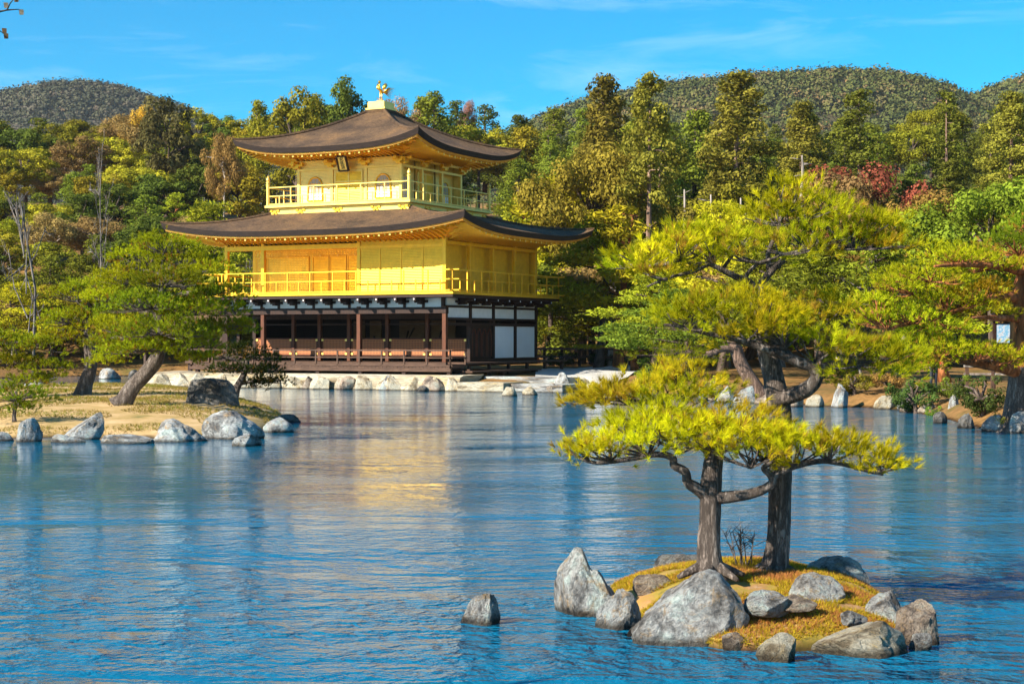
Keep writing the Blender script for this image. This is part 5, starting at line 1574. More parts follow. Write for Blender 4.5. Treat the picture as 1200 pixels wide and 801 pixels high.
def trunk_mesh(name, H, r0, limbs, mat, wob=.25, seg=8):
    m = MB()
    pts = []
    for k in range(7):
        t = k / 6
        pts.append(Vector((wob * math.sin(t * 3.1) * (.5 + .5 * rng.random()), wob * math.sin(t * 2.3 + 1) - wob * .84, -.4 + (H + .4) * t)))
    m.tube(pts, [r0 * (1.25 if k == 0 else 1 - .85 * k / 6) for k in range(7)], seg, jit=.1)
    for (z, tip, r) in limbs:
        t = (z + .4) / (H + .4); i = min(int(t * 6), 5)
        a = pts[i].lerp(pts[i + 1], t * 6 - i)
        tip = Vector(tip)
        mid = a.lerp(tip, .5) + Vector((rng.normal() * .2, rng.normal() * .2, .12 * (tip - a).length))
        m.tube([a, mid, tip], [r, r * .7, r * .25], 5, cap=False)
    me_o = m.build(name, mat, None, smooth=True)
    me = me_o.data; bpy.data.objects.remove(me_o)
    return me

def proto_broad(seed, H=9.0, rx=3.3, rz=3.0, ncl=46, per=400, leaf=.24, bark='bark_far', thin=1.0, flat=.85):
    global rng
    rng = np.random.default_rng(seed)
    cl, limbs = [], []
    cz = H - rz
    for k in range(ncl):
        d = unit(rng.normal(size=3)); d[2] = d[2] * .8 + .15
        q = rng.uniform(.62, 1.0)
        p = d * np.array([rx, rx, rz]) * q + np.array([0, 0, cz])
        cl.append((p, rng.uniform(.55, .95) * rx / 3.3, flat))
        if k % 3 == 0: limbs.append((max(.8, min(p[2] - .8, cz)), tuple(p), .09))
    return (crown_mesh('crown', cl, per * thin, leaf), trunk_mesh('trunk', cz + rz * .4, .22, limbs, M[bark]), H)

def proto_cedar(seed, H=18.0, R0=2.6, z0=.32, ncl=110, per=230, leaf=.24, bark='bark_pink', tip=.4):
    global rng
    rng = np.random.default_rng(seed)
    cl, limbs = [], []
    lop = rng.uniform(.75, 1.1, 12)
    for k in range(ncl):
        t = (k + rng.random()) / ncl
        t = t ** .9
        z = H * (z0 + (1 - z0) * t) - .3
        R_ = (R0 * (1 - t) ** .62 + tip) * lop[int(t * 11.9)]
        a = rng.random() * 6.283
        r = R_ * rng.uniform(.35, .95)
        c = np.array([math.cos(a) * r, math.sin(a) * r, z - .15 * r])
        cl.append((c, rng.uniform(.55, .95) * (1.05 - .4 * t) * R0 / 2.6, .75))
        if k % 4 == 0: limbs.append((min(z + .2, H * .93), tuple(c), .05))
    for k in range(5):
        a = rng.random() * 6.283; z = H * z0 * rng.uniform(.45, 1); L = rng.uniform(.6, 1.6)
        limbs.append((z, (math.cos(a) * L, math.sin(a) * L, z + rng.uniform(-.2, .4)), .045))
    return (crown_mesh('crown', cl, per, leaf, jitter=.45, up=.1), trunk_mesh('trunk', H * .95, .27, limbs, M[bark], wob=.10), H)

def proto_pine(seed, H=8.0, R0=3.2, pads=16, bark='bark_far', per=270):
    global rng
    rng = np.random.default_rng(seed)
    C, N, S, T, limbs = [], [], [], [], []
    for k in range(pads):
        t = (k + .5) / pads
        z = H * (.34 + .64 * t)
        a = k * 2.4 + rng.random()
        r = R0 * (1 - t ** 1.8) * rng.uniform(.35, .85) 
        c = np.array([math.cos(a) * r, math.sin(a) * r, z])
        pr = rng.uniform(.85, 1.35) * (1.1 - .35 * t) * R0 / 3.2
        n = int(per * pr ** 2)
        d = unit(rng.normal(size=(n, 3)))
        p = d * np.array([pr, pr, pr * .36]) * (rng.random((n, 1)) ** .4)
        C.append(p + c); N.append(unit(rng.normal(size=(n, 3)) * .8 + np.array([0, -.2, .45]))); S.append(rng.uniform(.18, .36, n))
        T.append(np.clip(rng.normal(.5 + .2 * rng.normal(), .2, n) + p[:, 2] * .0, 0, 1))
        limbs.append((max(.6, z - .5), tuple(c - np.array([0, 0, pr * .2])), .07))
    C, N, S, T = map(np.concatenate, (C, N, S, T))
    return (np_mesh('crown', leaf_quads(C, N, S, .30), 4, M['leaf'], T), trunk_mesh('trunk', H * .93, .2, limbs, M[bark], wob=.5), H)

def proto_bare(seed, H=8.0, bark='bark_pale', depth_=3, spread=1.0):
    global rng
    rng = np.random.default_rng(seed)
    m = MB()
    def grow(a, d, L, r, lev):
        b = a + d * L
        mid = a.lerp(b, .5) + Vector(rng.normal(size=3) * L * .06)
        m.tube([a, mid, b], [r, r * .8, r * .55], 6 if lev < 2 else 4, cap=False)
        if lev >= depth_: return
        for _ in range(5 if lev else 13):
            q = a.lerp(b, rng.uniform(.3, 1.0))
            nd = (d * .75 + Vector(rng.normal(size=3)) * .62 * spread + Vector((0, 0, .08))).normalized()
            grow(q, nd, L * rng.uniform(.2, .42), r * .42, lev + 1)
    grow(Vector((0, 0, -.3)), Vector((rng.normal() * .06, rng.normal() * .06, 1)).normalized(), H * .8, .11, 0)
    o = m.build('branches', M[bark], None, smooth=True)
    me = o.data; bpy.data.objects.remove(o)
    return (None, me, H)

PROTO = {
    'broad': [proto_broad(11), proto_broad(12, rx=3.0, rz=3.3, ncl=42), proto_broad(13, rx=3.7, rz=2.7, ncl=52), proto_broad(14, H=9.5, rx=2.8, rz=3.6, ncl=44)],
    'cedar': [proto_cedar(21), proto_cedar(22, z0=.25, R0=2.9, ncl=125), proto_cedar(23, z0=.18, R0=2.4, ncl=115)],
    'highcedar': [proto_cedar(27, z0=.58, R0=2.3, ncl=74, bark='bark_pink')],
    'cypress': [proto_cedar(31, H=12, R0=2.5, z0=.12, ncl=90, per=190, leaf=.22, bark='bark_far', tip=.3), proto_cedar(32, H=12, R0=2.9, z0=.15, ncl=94, per=190, leaf=.22, bark='bark_far', tip=.45)],
    'pine': [proto_pine(41), proto_pine(42, R0=3.6, pads=18), proto_pine(43, H=7, R0=2.8, pads=13, bark='bark_red')],
    'autumn': [proto_broad(51, thin=1.4, bark='bark_pale', ncl=40, leaf=.18), proto_broad(52, thin=1.2, rx=3.6, rz=2.5, bark='bark_pale', leaf=.18)],
    'fine': [proto_broad(81, ncl=66, per=560, leaf=.17, rx=3.4, rz=3.1), proto_broad(82, ncl=62, per=560, leaf=.17, rx=3.1, rz=3.4)],
    'bare': [proto_bare(61, bark='bark_twig'), proto_bare(62, spread=1.25, bark='bark_twig'), proto_bare(63, H=9, bark='bark_twig', spread=.9)],
    'bush': [proto_broad(71, H=2.0, rx=1.3, rz=1.05, ncl=32, per=1100, leaf=.11, flat=.9), proto_broad(72, H=2.0, rx=1.5, rz=1.0, ncl=34, per=1000, leaf=.12)],
}
rng = np.random.default_rng(99)
TNAME = {'broad': ('broadleaf_tree', 'tree'), 'cedar': ('cedar_tree', 'tree'), 'cypress': ('cypress_tree', 'tree'), 'pine': ('pine_tree', 'tree'), 'autumn': ('autumn_tree', 'tree'), 'bare': ('bare_tree', 'tree'), 'bush': ('shrub', 'shrub'), 'fine': ('broadleaf_tree', 'tree'), 'highcedar': ('cedar_tree', 'tree')}
def tree(kind, px, Y, top, label, color, group=None, wide=1.0, var=None, trunk_mat=None, base=None, rz=None):
    """one tree at photo column px and depth Y whose tip reaches photo row top"""
    x = (px - 600) * Y / FPX
    zg = float(ground_h(x, Y)) if base is None else base
    h = CAMZ - (top - HOR) * Y / FPX - zg
    pr = PROTO[kind]
    cr, tr, H = pr[var if var is not None else int(rng.integers(len(pr)))]
    s = h / H
    nm, cat = TNAME[kind]
    r = thing(nm, label, cat, (x, Y, zg), rng.random() * 6.283 if rz is None else rz, group)
    w = s ** .55 * wide if kind != 'bush' else s * wide
    r.scale = (w, w, s)
    t = obj('trunk' if kind != 'bare' else 'branches', tr, r)
    if trunk_mat: t.material_slots[0].link = 'OBJECT'; t.material_slots[0].material = M[trunk_mat]
    if cr:
        c = obj('crown', cr, r); c.color = (*color, 1)
    return r

OLIVE = (.165, .155, .014); OLIVE2 = (.235, .20, .016); DEEP = (.075, .095, .014); MID = (.12, .14, .015); CED = (.105, .118, .016); CED2 = (.15, .132, .019)
LIME = (.34, .33, .016); RUST = (.24, .13, .04); ORNG = (.42, .24, .03); BRN = (.22, .15, .05); REDM = (.25, .09, .04); PNE = (.21, .22, .014); PNEY = (.33, .30, .014)

POST = []
# trees that stand out on their own
tree('highcedar', 762, 100, 83, 'tall cedar with a long bare pinkish trunk right of the pavilion', CED2, wide=1.0)
tree('cedar', 708, 128, 86, 'tall cedar with a rounded pale tip next left of the bare-trunked one', CED2, wide=1.15, var=1)
tree('cedar', 864, 124, 82, 'broadest tall cedar with a brownish pointed crown before the near hill', CED2, wide=1.45, var=1)
tree('cedar', 1006, 128, 104, 'tall dense cedar above the red-leaved tree', CED, wide=1.4, var=2)
tree('cedar', 940, 134, 118, 'brownish cedar left of the one above the red-leaved tree', CED2, wide=1.3, var=1)
tree('cedar', 1110, 132, 104, 'slender pointed cedar before the gap between the two right hills', CED, wide=1.0, var=2)
tree('cedar', 1185, 128, 106, 'tall cedar close to the right edge of the wood', CED2, wide=1.3, var=1)
tree('cypress', 815, 132, 128, 'green pointed cypress between the two tallest cedars', MID, wide=1.2)
tree('fine', 694, 104, 168, 'domed brownish-green oak right of the top roof', (.19, .15, .02), wide=1.0, var=0)
tree('autumn', 1022, 96, 188, 'red-leaved maple under the cedars at the right', REDM, wide=1.05, var=0)
tree('autumn', 985, 93, 205, 'russet half-bare tree left below the red-leaved maple', BRN, wide=1.0, var=1)
tree('autumn', 1062, 90, 222, 'orange-brown thin tree right below the red-leaved maple', (.21, .125, .03), wide=1.1, var=0)
tree('autumn', 160, 196, 122, 'small orange-topped tree on the skyline under the far hill', ORNG, wide=.7, var=0)
tree('broad', 196, 170, 116, 'dark brown bushy tree on the skyline at the right foot of the far hill', (.075, .06, .022), wide=1.0, var=1)
tree('autumn', 263, 152, 158, 'rust-coloured tree left of the top roof', (.22, .14, .04), wide=.5, var=1)
tree('autumn', 470, 178, 112, 'pinkish half-bare tree behind the roof phoenix', (.24, .13, .07), wide=.8, var=0)
tree('autumn', 545, 205, 116, 'pink-tinged bare treetop on the skyline right of the phoenix', (.26, .13, .09), wide=.4, var=0)
tree('broad', 400, 172, 97, 'tall loose dark evergreen left of the roof phoenix', DEEP, wide=.95, var=3)
tree('broad', 345, 160, 108, 'leafy green tree rising over the left end of the top roof', OLIVE, wide=.95, var=3)
tree('cypress', 300, 168, 116, 'pointed olive tree with a thin visible stem left of the top roof', OLIVE, wide=1.0)
tree('cypress', 510, 176, 106, 'large green conical tree right of the roof phoenix', MID, wide=1.5, var=1)
tree('bare', 38, 98, 178, 'tall bleached bare tree with whorled branches at the left', BRN, var=2, wide=.62)
tree('bare', 122, 112, 168, 'leaning bare tree between the bleached one and the pavilion', BRN, var=0, wide=.42)
tree('bare', 300, 106, 283, 'twiggy bare tree seen through the balcony posts', BRN, var=1, wide=1.2)
tree('bare', 1013, 66, 300, 'pale bare sapling behind the tall islet pine right pads', BRN, var=0, wide=.9)
tree('bare', 733, 84, 360, 'slim pale bare sapling by the fence right of the pavilion', BRN, var=2, wide=.8)
tree('fine', 1165, 84, 208, 'big glossy green leafy tree at the right bank', (.13, .16, .014), wide=1.2, var=0)
tree('fine', 1100, 88, 236, 'glossy green leafy tree left of the bigger one at the right bank', (.15, .17, .016), wide=1.0, var=1)
tree('pine', 664, 106, 205, 'yellow-green pine beside the right tip of the lower roof', PNEY, wide=1.5, var=1)
tree('pine', 725, 88, 238, 'bright yellow-green pine with a reddish double trunk right of the pavilion', PNEY, wide=1.45, var=2)
tree('pine', 700, 89, 258, 'pine low behind the fence and the two visitors', PNE, wide=1.5, var=0)
tree('pine', 645, 105, 296, 'bushy pine close to the white panels of the pavilion', PNEY, wide=1.6, var=1)
tree('pine', 765, 76, 318, 'layered green pine left of the leaning trunk', PNE, wide=1.35, var=0)
tree('pine', 800, 71, 338, 'lower layered green pine just left of the leaning trunk', (.12, .17, .018), wide=1.5, var=1)
tree('pine', 965, 68, 290, 'broad green pine behind the middle of the tall islet pine', (.13, .15, .014), wide=1.5, var=1)
tree('pine', 1040, 66, 275, 'broad green pine behind the right pads of the tall islet pine', (.15, .16, .014), wide=1.6, var=0)
tree('pine', 1110, 62, 290, 'green pine behind the red-barked pine pads', PNE, wide=1.4, var=2)
tree('pine', 905, 74, 262, 'tall pine directly behind the fork of the tall islet pine', (.12, .14, .014), wide=1.3, var=0)
tree('pine', 845, 82, 236, 'yellow pine behind the left upper pads of the tall islet pine', PNEY, wide=1.3, var=1)
tree('pine', 610, 112, 225, 'pine between the two roofs at the pavilion right side', PNE, wide=1.4, var=2)
tree('pine', 245, 108, 235, 'olive pine against the left end of the lower roof', PNE, wide=1.3, var=0)
tree('pine', 20, 104, 330, 'yellow-green pine behind the bleached bare tree', PNEY, wide=1.3, var=1)

tree('pine', 668, 104, 318, 'low feathery pine directly behind the fence left end', PNEY, wide=1.9, var=1)
tree('pine', 708, 100, 335, 'low feathery pine behind the second visitor', PNE, wide=2.0, var=0)
tree('pine', 745, 82, 372, 'low rounded pine by the slim pale sapling', PNE, wide=2.0, var=2)
tree('pine', 628, 108, 318, 'low green pine at the back corner of the pavilion', PNEY, wide=2.0, var=2)
for k, (px, py, w, h, c, lab) in enumerate([(875, 452, 44, 24, OLIVE, 'olive shrub behind the leaning trunk foot'), (930, 458, 40, 20, (.30, .26, .03), 'yellowish low shrub behind the tall islet pine bough'), (985, 446, 60, 34, (.17, .19, .016), 'green shrub behind the upright white stone'),
        (1040, 455, 44, 26, (.26, .15, .04), 'russet shrub behind the pale rounded rock'), (1120, 462, 50, 34, (.10, .13, .016), 'green shrub between the pale railing and the right shore rocks'), (1180, 478, 40, 26, (.20, .19, .02), 'olive tuft of shrub at the foot of the red-barked pine'),
        (800, 450, 50, 22, (.26, .22, .02), 'golden low shrub on the bank under the layered green pines'), (735, 448, 36, 18, (.22, .24, .02), 'bright low shrub at the right end of the sand path'), (1060, 440, 70, 44, (.14, .15, .016), 'tall olive shrub under the red-barked pine far pads')]):
    POST.append((px, py, w, h, lab, c, k % 2))
tree('fine', 680, 106, 330, 'leafy yellow-olive tree behind the low feathery pines', OLIVE2, wide=1.5, var=1)

# shrubs of the banks
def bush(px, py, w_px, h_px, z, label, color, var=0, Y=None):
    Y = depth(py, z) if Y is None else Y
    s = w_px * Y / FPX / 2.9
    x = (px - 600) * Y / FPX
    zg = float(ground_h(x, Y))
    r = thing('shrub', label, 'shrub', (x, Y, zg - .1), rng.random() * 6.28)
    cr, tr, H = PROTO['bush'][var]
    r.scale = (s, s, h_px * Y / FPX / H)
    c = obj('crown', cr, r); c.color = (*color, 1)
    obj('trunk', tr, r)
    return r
bush(843, 447, 28, 16, .6, 'round yellow-green shrub left of the leaning trunk', LIME)
bush(1012, 471, 32, 26, .45, 'small dark green conifer bush right of the upright white stone', (.05, .09, .02), 1)
bush(697, 448, 26, 22, .5, 'small bluish conifer bush on the pale sand by the pavilion', (.06, .10, .035), 1)
bush(1150, 492, 66, 54, .45, Y=45.5, label='dark glossy bush over the black rocks beside the red-barked pine', color=(.045, .06, .014))
bush(1072, 462, 62, 44, .6, 'dark shrub under the red-barked pine pads', (.05, .075, .016), 1)
bush(948, 470, 50, 24, .5, 'reddish-brown clipped shrub behind the bright cream rock', (.20, .095, .025), 0)
bush(905, 455, 40, 36, .7, 'dark shrub behind the tall islet pine trunk', (.04, .06, .014), 1)
bush(660, 428, 44, 20, .8, 'dark shaded shrub beneath the fence', (.035, .05, .014), 0)  # leaf colour darkened to carry the shade at the fence
bush(712, 428, 50, 22, .8, 'dark shaded shrub right of the second visitor', (.035, .05, .014), 1)  # same shade put into the leaf colour here
bush(770, 440, 60, 34, .75, 'green clipped shrub behind the islet needles left', (.10, .14, .02), 0)
bush(1000, 452, 50, 26, .7, 'low olive shrub behind the conifer bush', OLIVE, 1)
bush(1095, 468, 26, 16, .5, 'bright green tuft of shrub left of the tall narrow stone', (.12, .20, .02), 0)
for (px, py, w, h, lab, c, vv) in POST: bush(px, py, w, h, .6, lab, c, vv)
for k, (px, py, w, h, c) in enumerate([(10, 430, 60, 40, OLIVE), (62, 432, 50, 34, (.16, .13, .02)), (112, 430, 56, 40, OLIVE), (165, 428, 46, 30, MID), (214, 424, 50, 34, OLIVE2)]):
    bush(px, py, w, h, .9, ['olive shrub low on the far bank at the left edge', 'yellowish shrub on the far bank behind the island', 'olive shrub on the far bank between the island pine trunks', 'green shrub on the far bank right of the leaning island pine', 'yellow-olive shrub on the far bank by the porch'][k], c, k % 2, Y=112)

# the rest of the wood, row behind row up the slope
SKY = [(-80, 140), (0, 138), (60, 142), (100, 140), (150, 146), (200, 128), (240, 138), (300, 132), (345, 122), (400, 118), (430, 126), (480, 118), (520, 116), (560, 124), (600, 130), (650, 132), (690, 126), (740, 124), (800, 138), (860, 128), (900, 134), (940, 138), (1000, 130), (1050, 138), (1110, 128), (1150, 136), (1200, 122), (1280, 118)]
def skyline(px): return float(np.interp(px, [p[0] for p in SKY], [p[1] for p in SKY]))
def zone(px):
    if px < 75: return 'at the left edge'
    if px < 150: return 'above the slimmer island pine'
    if px < 215: return 'above the large island pine'
    if px < 300: return 'beyond the left eaves of the pavilion'
    if px < 450: return 'over the left half of the top roof'
    if px < 610: return 'over the right half of the top roof'
    if px < 690: return 'past the right eaves of the pavilion'
    if px < 790: return 'around the bare-trunked cedar'
    if px < 900: return 'around the broadest tall cedar'
    if px < 980: return 'left of the red-leaved maple'
    if px < 1070: return 'around the red-leaved maple'
    if px < 1150: return 'right of the red-leaved maple'
    return 'at the right edge'
ROWS = 9
for r_ in range(ROWS):
    f = r_ / (ROWS - 1)
    px = -60.0 + rng.random() * 30
    while px < 1270:
        step = (62 - 24 * f) * rng.uniform(.8, 1.2) * (.84 if px < 300 else 1)
        right = float(sm((px - 600) / 120))
        Y = (106 + 92 * f ** 1.1) * (1 - right) + (92 + 92 * f ** 1.15) * right + rng.uniform(-3, 3)
        front = 345 if px < 300 else (300 if px < 640 else 305)
        top = front + (skyline(px) - front) * f ** .85 + rng.normal() * 9
        if f == 1: top = max(top, skyline(px) - 6)
        if 285 < px < 605 and top > 168 or 605 <= px < 650 and top > 330: px += step; continue
        if abs(px - 762) < 34 and top < 262 and Y < 116: px += step; continue
        u = rng.random()
        tier = 'low on the slope' if f < .34 else ('halfway up the slope' if f < .8 else 'on the crest')
        if px < 300:
            kind, color, adj = ('broad', OLIVE2, 'yellow-olive leafy tree') if u < .24 else ('broad', OLIVE, 'olive leafy tree') if u < .44 else ('broad', DEEP, 'dark green leafy tree') if u < .62 else ('cypress', MID, 'green conical tree') if u < .86 else ('autumn', BRN, 'brown half-bare tree') if u < .95 else ('pine', PNE, 'green layered pine')
        elif px < 660:
            kind, color, adj = ('cypress', MID, 'green conical tree') if u < .6 else ('cypress', DEEP, 'dark conical tree') if u < .85 else ('broad', OLIVE, 'olive leafy tree') if u < .92 else ('broad', OLIVE2, 'yellow-olive leafy tree')
        elif f < .4:
            kind, color, adj = ('broad', OLIVE2, 'yellow-olive leafy tree') if u < .42 else ('broad', (.17, .14, .02), 'golden-olive leafy tree') if u < .62 else ('broad', OLIVE, 'olive leafy tree') if u < .78 else ('pine', PNEY, 'yellow-green layered pine') if u < .9 else ('autumn', BRN, 'brown half-bare tree')
        else:
            kind, color, adj = ('cypress', CED, 'brownish conical tree') if u < .30 else ('cedar', CED, 'dark green cedar') if u < .68 else ('cypress', MID, 'green conical tree') if u < .93 else ('broad', OLIVE, 'olive leafy tree')
        label = f'{adj} {tier} {zone(px)}'
        tree(kind, px, Y, top, label, color, group=label.replace(' tree ', ' trees ').replace(' cedar ', ' cedars ').replace(' pine ', ' pines ') if True else None, wide=rng.uniform(.95, 1.25) * (1.25 if kind in ('cypress',) else 1.1))
        px += step
# pale dead stems standing in the cedar shade
for k, (px, y0, y1) in enumerate([(831, 262, 228), (866, 262, 232), (938, 205, 182), (800, 262, 222)]):
    Y = 112 + 3 * k
    a, b_ = P(px, y0 + 30, Y), P(px + 2, y1, Y)
    m = MB(); op, orr = smooth_path([Vector((0, 0, 0)), (b_ - a) * .5 + Vector((.1, 0, 0)), b_ - a], [.16, .12, .05])
    m.tube(op, orr, 7, jit=.1)
    for j in range(4):
        q = (b_ - a) * rng.uniform(.4, .95); d = Vector((rng.choice([-1, 1]) * rng.uniform(.4, .9), 0, rng.uniform(-.1, .4)))
        m.tube([q, q + d], [.04, .015], 4)
    o = m.build('dead_tree', M['bark_pale'], smooth=True); o.location = a
    tag(o, ['pale dead stem standing below the broadest tall cedar', 'second pale dead stem right of the first below the broadest tall cedar', 'white dead stem under the cedars left of the red-leaved maple', 'pale dead stem right of the bare pinkish cedar trunk'][k], 'dead tree')

# leaning red-barked pine of the far bank
Yl = 62.0
pl = Pine('pine_tree', 'leaning pine with a reddish sawn trunk on the far bank behind the islet pines', P(892, 466, Yl), M['needle'], M['bark_lean'], .2, .016, 12, 40, color=(.24, .27, .014))
pl.trunk([P(894, 470, Yl), P(884, 452, Yl), P(874, 436, Yl), P(866, 420, Yl), P(861, 405, Yl), P(852, 385, Yl), P(840, 362, Yl)], [.34, .28, .26, .25, .23, .17, .08], seg=10)
pl.trunk([P(864, 412, Yl), P(850, 408, Yl - .2), P(836, 413, Yl - .3), P(828, 415, Yl - .3)], [.15, .13, .12, .11], 'branch', 8)
for (x, y, rx, rz, hx, hy) in [(835, 355, 46, 14, 842, 364), (800, 385, 44, 13, 836, 385), (815, 420, 40, 12, 830, 415), (870, 345, 44, 15, 845, 362), (780, 410, 36, 11, 820, 412)]:
    k = Yl / FPX; pl.pad(P(x, y, Yl), rx * k, rz * k, P(hx, hy, Yl), twr=.03)

# ------------------------------------------------------------------ fence, visitors, notice board
fence = thing('wooden_fence', 'dark timber rail fence behind the pavilion right side', 'fence', P(690, 428, 95))
fb = fence.location.copy(); L0 = P(618, 400, 97) - fb; L1 = P(765, 400, 92) - fb
zb = .75 - fb.z
for k in range(8):
    q = L0.lerp(L1, k / 7); m = MB(); m.box(q.x - .08, q.x + .08, q.y - .08, q.y + .08, zb - .2, zb + 1.12); m.build('post', M['wood'], fence)
for z in (1.02, .55):
    m = MB(); m.bar(Vector((L0.x, L0.y - .1, zb + z)), Vector((L1.x, L1.y - .1, zb + z)), .07, .12); m.build('rail', M['wood_grey'], fence)

SKIN = noise_mat('skin', [(.3, (.42, .24, .16)), (.7, (.50, .30, .21))], 4, rough=.6, bstr=0)
HAIR = noise_mat('black_hair', [(.3, (.012, .01, .009)), (.7, (.03, .025, .02))], 8, rough=.6, bstr=.2)
def cloth(name, a, b_): return noise_mat(name, [(.3, a), (.7, b_)], 6, rough=.85, bstr=.15)
def person(label, loc, rz, jacket, trousers, arm=0.0):
    V = {'pel': (0, 0, .95, .15, .11), 'bel': (0, 0, 1.08, .14, .10), 'che': (0, 0, 1.28, .165, .11), 'nec': (0, 0, 1.45, .06, .055), 'chin': (0, -.015, 1.53, .068, .075), 'hea': (0, -.01, 1.62, .082, .10), 'top': (0, .005, 1.69, .06, .075)}
    E = [('pel', 'bel'), ('bel', 'che'), ('che', 'nec'), ('nec', 'chin'), ('chin', 'hea'), ('hea', 'top')]
    for s, t in ((-1, 'l'), (1, 'r')):
        V.update({t + 'hip': (.09 * s, 0, .88, .09, .095), t + 'kne': (.10 * s, -.015, .48, .06, .062), t + 'ank': (.10 * s, .015, .09, .042, .05), t + 'toe': (.115 * s, -.13, .035, .04, .03),
                  t + 'sho': (.185 * s, 0, 1.39, .062, .062), t + 'elb': (.25 * s, .0 - arm * .05, 1.12, .045, .045), t + 'wri': (.24 * s, -.08 - arm * .22, .90 + arm * .22, .032, .034), t + 'pal': (.235 * s, -.11 - arm * .26, .83 + arm * .26, .026, .042)})
        E += [('pel', t + 'hip'), (t + 'hip', t + 'kne'), (t + 'kne', t + 'ank'), (t + 'ank', t + 'toe'), ('che', t + 'sho'), (t + 'sho', t + 'elb'), (t + 'elb', t + 'wri'), (t + 'wri', t + 'pal')]
        for q in range(5):
            a = (-.03 + .02 * q) if q < 4 else 0
            n0 = f'{t}f{q}'
            if q < 4: V[n0] = (.235 * s, V[t + 'pal'][1] + a, V[t + 'pal'][2] - .085 + .006 * abs(q - 1.5), .009, .009)
            else: V[n0] = (.235 * s - .03 * s, V[t + 'pal'][1] - .05, V[t + 'pal'][2] - .01, .010, .010)
            E.append((t + 'pal', n0))
    keys = list(V)
    me = bpy.data.meshes.new('person_rig')
    me.from_pydata([V[k][:3] for k in keys], [(keys.index(a), keys.index(b_)) for a, b_ in E], [])
    o = obj('person_rig', me)
    o.modifiers.new('skin', 'SKIN'); sd = o.modifiers.new('sub', 'SUBSURF'); sd.levels = 2; sd.render_levels = 2
    for i, k in enumerate(keys):
        me.skin_vertices[0].data[i].radius = V[k][3:5]
        me.skin_vertices[0].data[i].use_root = (k == 'pel')
    bpy.context.view_layer.update()
    em = bpy.data.meshes.new_from_object(o.evaluated_get(bpy.context.evaluated_depsgraph_get()))
    bpy.data.objects.remove(o)
    for mt in (SKIN, jacket, trousers): em.materials.append(mt)
    for p in em.polygons:
        c = p.center
        p.material_index = 0 if c.z > 1.46 else 2 if (c.z < .92 and abs(c.x) < .19) else 1 if (abs(c.x) < .20 or (c.x ** 2 > 0 and c.z > .86 + arm * .22)) else 0
        p.use_smooth = True
    em.name = 'person'
    b = obj('person', em); b.location = loc; b.rotation_euler = (0, 0, rz)
    tag(b, label, 'person')
    h = MB(); h.lathe([(.0, .125), (.05, .115), (.088, .07), (.10, .01), (.092, -.05), (.07, -.10)], (0, .018, 1.64), 14)
    h.build('hair', HAIR, b, smooth=True)
    f = MB()
    f.tube([(0, -.098, 1.63), (0, -.125, 1.59), (0, -.10, 1.585)], [.012, .018, .012], 6)
    for s in (-1, 1): f.lathe([(0, .012), (.014, 0), (0, -.012)], (.034 * s, -.094, 1.632), 6)
    f.build('face_features', SKIN, b, smooth=True)
    return b
dk1 = cloth('navy_cloth', (.012, .014, .022), (.03, .034, .05)); dk2 = cloth('black_cloth', (.008, .008, .009), (.022, .021, .022)); redc = cloth('red_cloth', (.45, .02, .015), (.6, .04, .03))
g = lambda x, y: float(ground_h(x, y))
q = P(642, 400, 98.5); person('visitor in a dark jacket standing behind the fence nearest the pavilion', (q.x, q.y, g(q.x, q.y)), R(-70), dk1, dk2)
q = P(692, 400, 97.0); person('visitor in black standing behind the fence further from the pavilion', (q.x, q.y, g(q.x, q.y)), R(60), dk2, dk2, .6)
q = P(1094, 412, 58.0); person('visitor in a red jacket half hidden behind the red-barked pine pads', (q.x, q.y, g(q.x, q.y)), R(20), redc, dk1)

q = P(1180, 400, 56)
nb_ = thing('notice_board', 'notice board with a pale blue poster beside the red-barked pine trunk', 'notice board', (q.x, q.y, g(q.x, q.y)))
zc = q.z + .28 - nb_.location.z
m = MB(); m.box(-.40, .40, -.03, .03, zc - .36, zc + .36, bev=.01); m.build('board', M['wood'], nb_)
poster = noise_mat('pale_blue_poster', [(.38, (.42, .46, .52)), (.47, (.10, .30, .45)), (.56, (.48, .50, .52)), (.66, (.08, .09, .15))], 5, 3, rough=.5, bstr=0)
m = MB(); m.box(-.36, .36, -.045, -.031, zc - .32, zc + .32); m.build('poster', poster, nb_)
for s in (-1, 1):
    m = MB(); m.box(.44 * s - .04, .44 * s + .04, -.04, .04, -.1, zc + .42); m.build('post', M['wood'], nb_)
m = MB(); m.box(-.55, .55, -.16, .16, zc + .42, zc + .47); m.build('cap', M['wood'], nb_)
q = P(1163, 440, 54)
bn = thing('rail_fence', 'low pale timber railing behind the dark glossy bush', 'railing', (q.x, q.y, g(q.x, q.y)))
zc = q.z - bn.location.z
for x in (-.85, 0, .85):
    m = MB(); m.box(x - .05, x + .05, -.05, .05, -.1, zc + .28); m.build('post', M['wood_grey'], bn)
m = MB(); m.box(-.95, .95, -.07, .07, zc + .28, zc + .36, bev=.01); m.build('top_rail', M['bark_pale'], bn)
m = MB(); m.box(-.95, .95, -.03, .03, zc + .02, zc + .09); m.build('lower_rail', M['bark_pale'], bn)

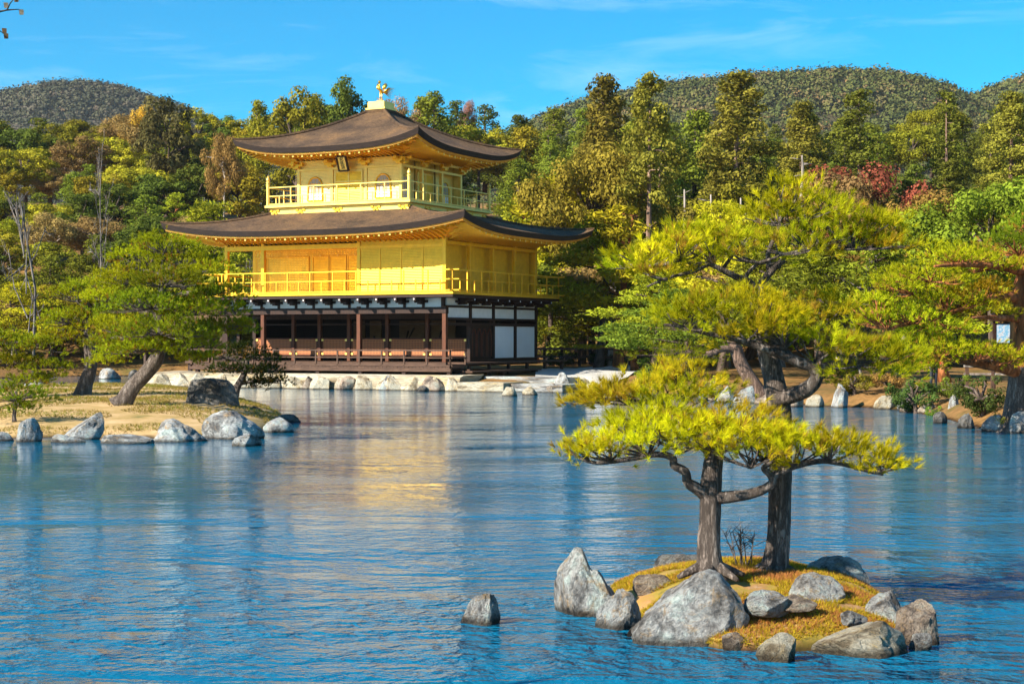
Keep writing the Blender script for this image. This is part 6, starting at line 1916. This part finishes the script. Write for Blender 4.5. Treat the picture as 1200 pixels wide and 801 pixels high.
# the branch end that hangs into the top left corner belongs to a slender cherry beside the viewer
ct = thing('cherry_tree', 'slender cherry whose twig tips reach into the top left corner', 'tree', (-6.4, 7.2, .3))
co = ct.location
m = MB()
m.tube([Vector((0, 0, -.9)), Vector((.02, 0, 1.2)), Vector((.1, .05, 2.6)), Vector((.05, .1, 4.4))], [.10, .08, .06, .03], 8, jit=.1)
m.build('trunk', M['bark'], ct, smooth=True)
tipA = P(22, 11, 8.0) - co; tipB = P(4, 39, 8.0) - co; mid = P(-30, 20, 7.9) - co
m = MB(); m.tube([Vector((.1, .05, 2.6)), mid + Vector((-1.1, -.1, -.12)), mid + Vector((-.45, 0, .06)), mid, P(8, 12, 8.0) - co, tipA], [.03, .018, .013, .008, .004, .002], 6)
for k in range(9):
    q = mid + Vector((-1.3 + .13 * k, -.05, .02 - .01 * k)); d = Vector((.18 + .1 * random.random(), random.uniform(-.25, .25), random.uniform(-.22, .3)))
    m.tube([q, q + d * .6 + Vector((0, 0, .03)), q + d], [.006, .004, .002], 4)
m.tube([mid, P(-8, 32, 8) - co, tipB], [.006, .004, .002], 5); m.tube([P(8, 12, 8.0) - co, P(12, 4, 8.0) - co, P(20, -6, 8.0) - co], [.004, .003, .002], 5)
m.build('branch', M['bark'], ct, smooth=True)
for k, (px, py) in enumerate([(22, 11), (4, 39), (4, 3), (2, 33), (-14, 22), (16, -4)]):
    p = P(px, py, 8.0) - co; m = MB()
    d = Vector((.6, .2, -.7)).normalized() * .035; s = Vector((.02, -.01, .02)) * .6
    m.add([p, p + d * .5 + s + Vector((0, .006, 0)), p + d, p + d * .5 - s + Vector((0, .006, 0))], [(0, 1, 2), (0, 2, 3)])
    m.build('leaf', M['inner'] if k % 2 else M['stone_cream'], ct)

# ------------------------------------------------------------------ the air: one even box of thin haze
HAZE = 0.00007
hm_ = bpy.data.materials.new('haze'); hm_.use_nodes = True
nt = hm_.node_tree; nt.nodes.clear()
out = nt.nodes.new('ShaderNodeOutputMaterial'); pv = nt.nodes.new('ShaderNodeVolumePrincipled')
pv.inputs['Color'].default_value = (.86, .92, 1, 1); pv.inputs['Density'].default_value = HAZE; pv.inputs['Anisotropy'].default_value = .2
nt.links.new(pv.outputs[0], out.inputs['Volume'])
m = MB(); m.box(-1600, 1600, -320, 3050, -4, 330)
tag(m.build('haze', hm_), 'thin bluish air over the pond and hills', 'haze', kind='stuff')
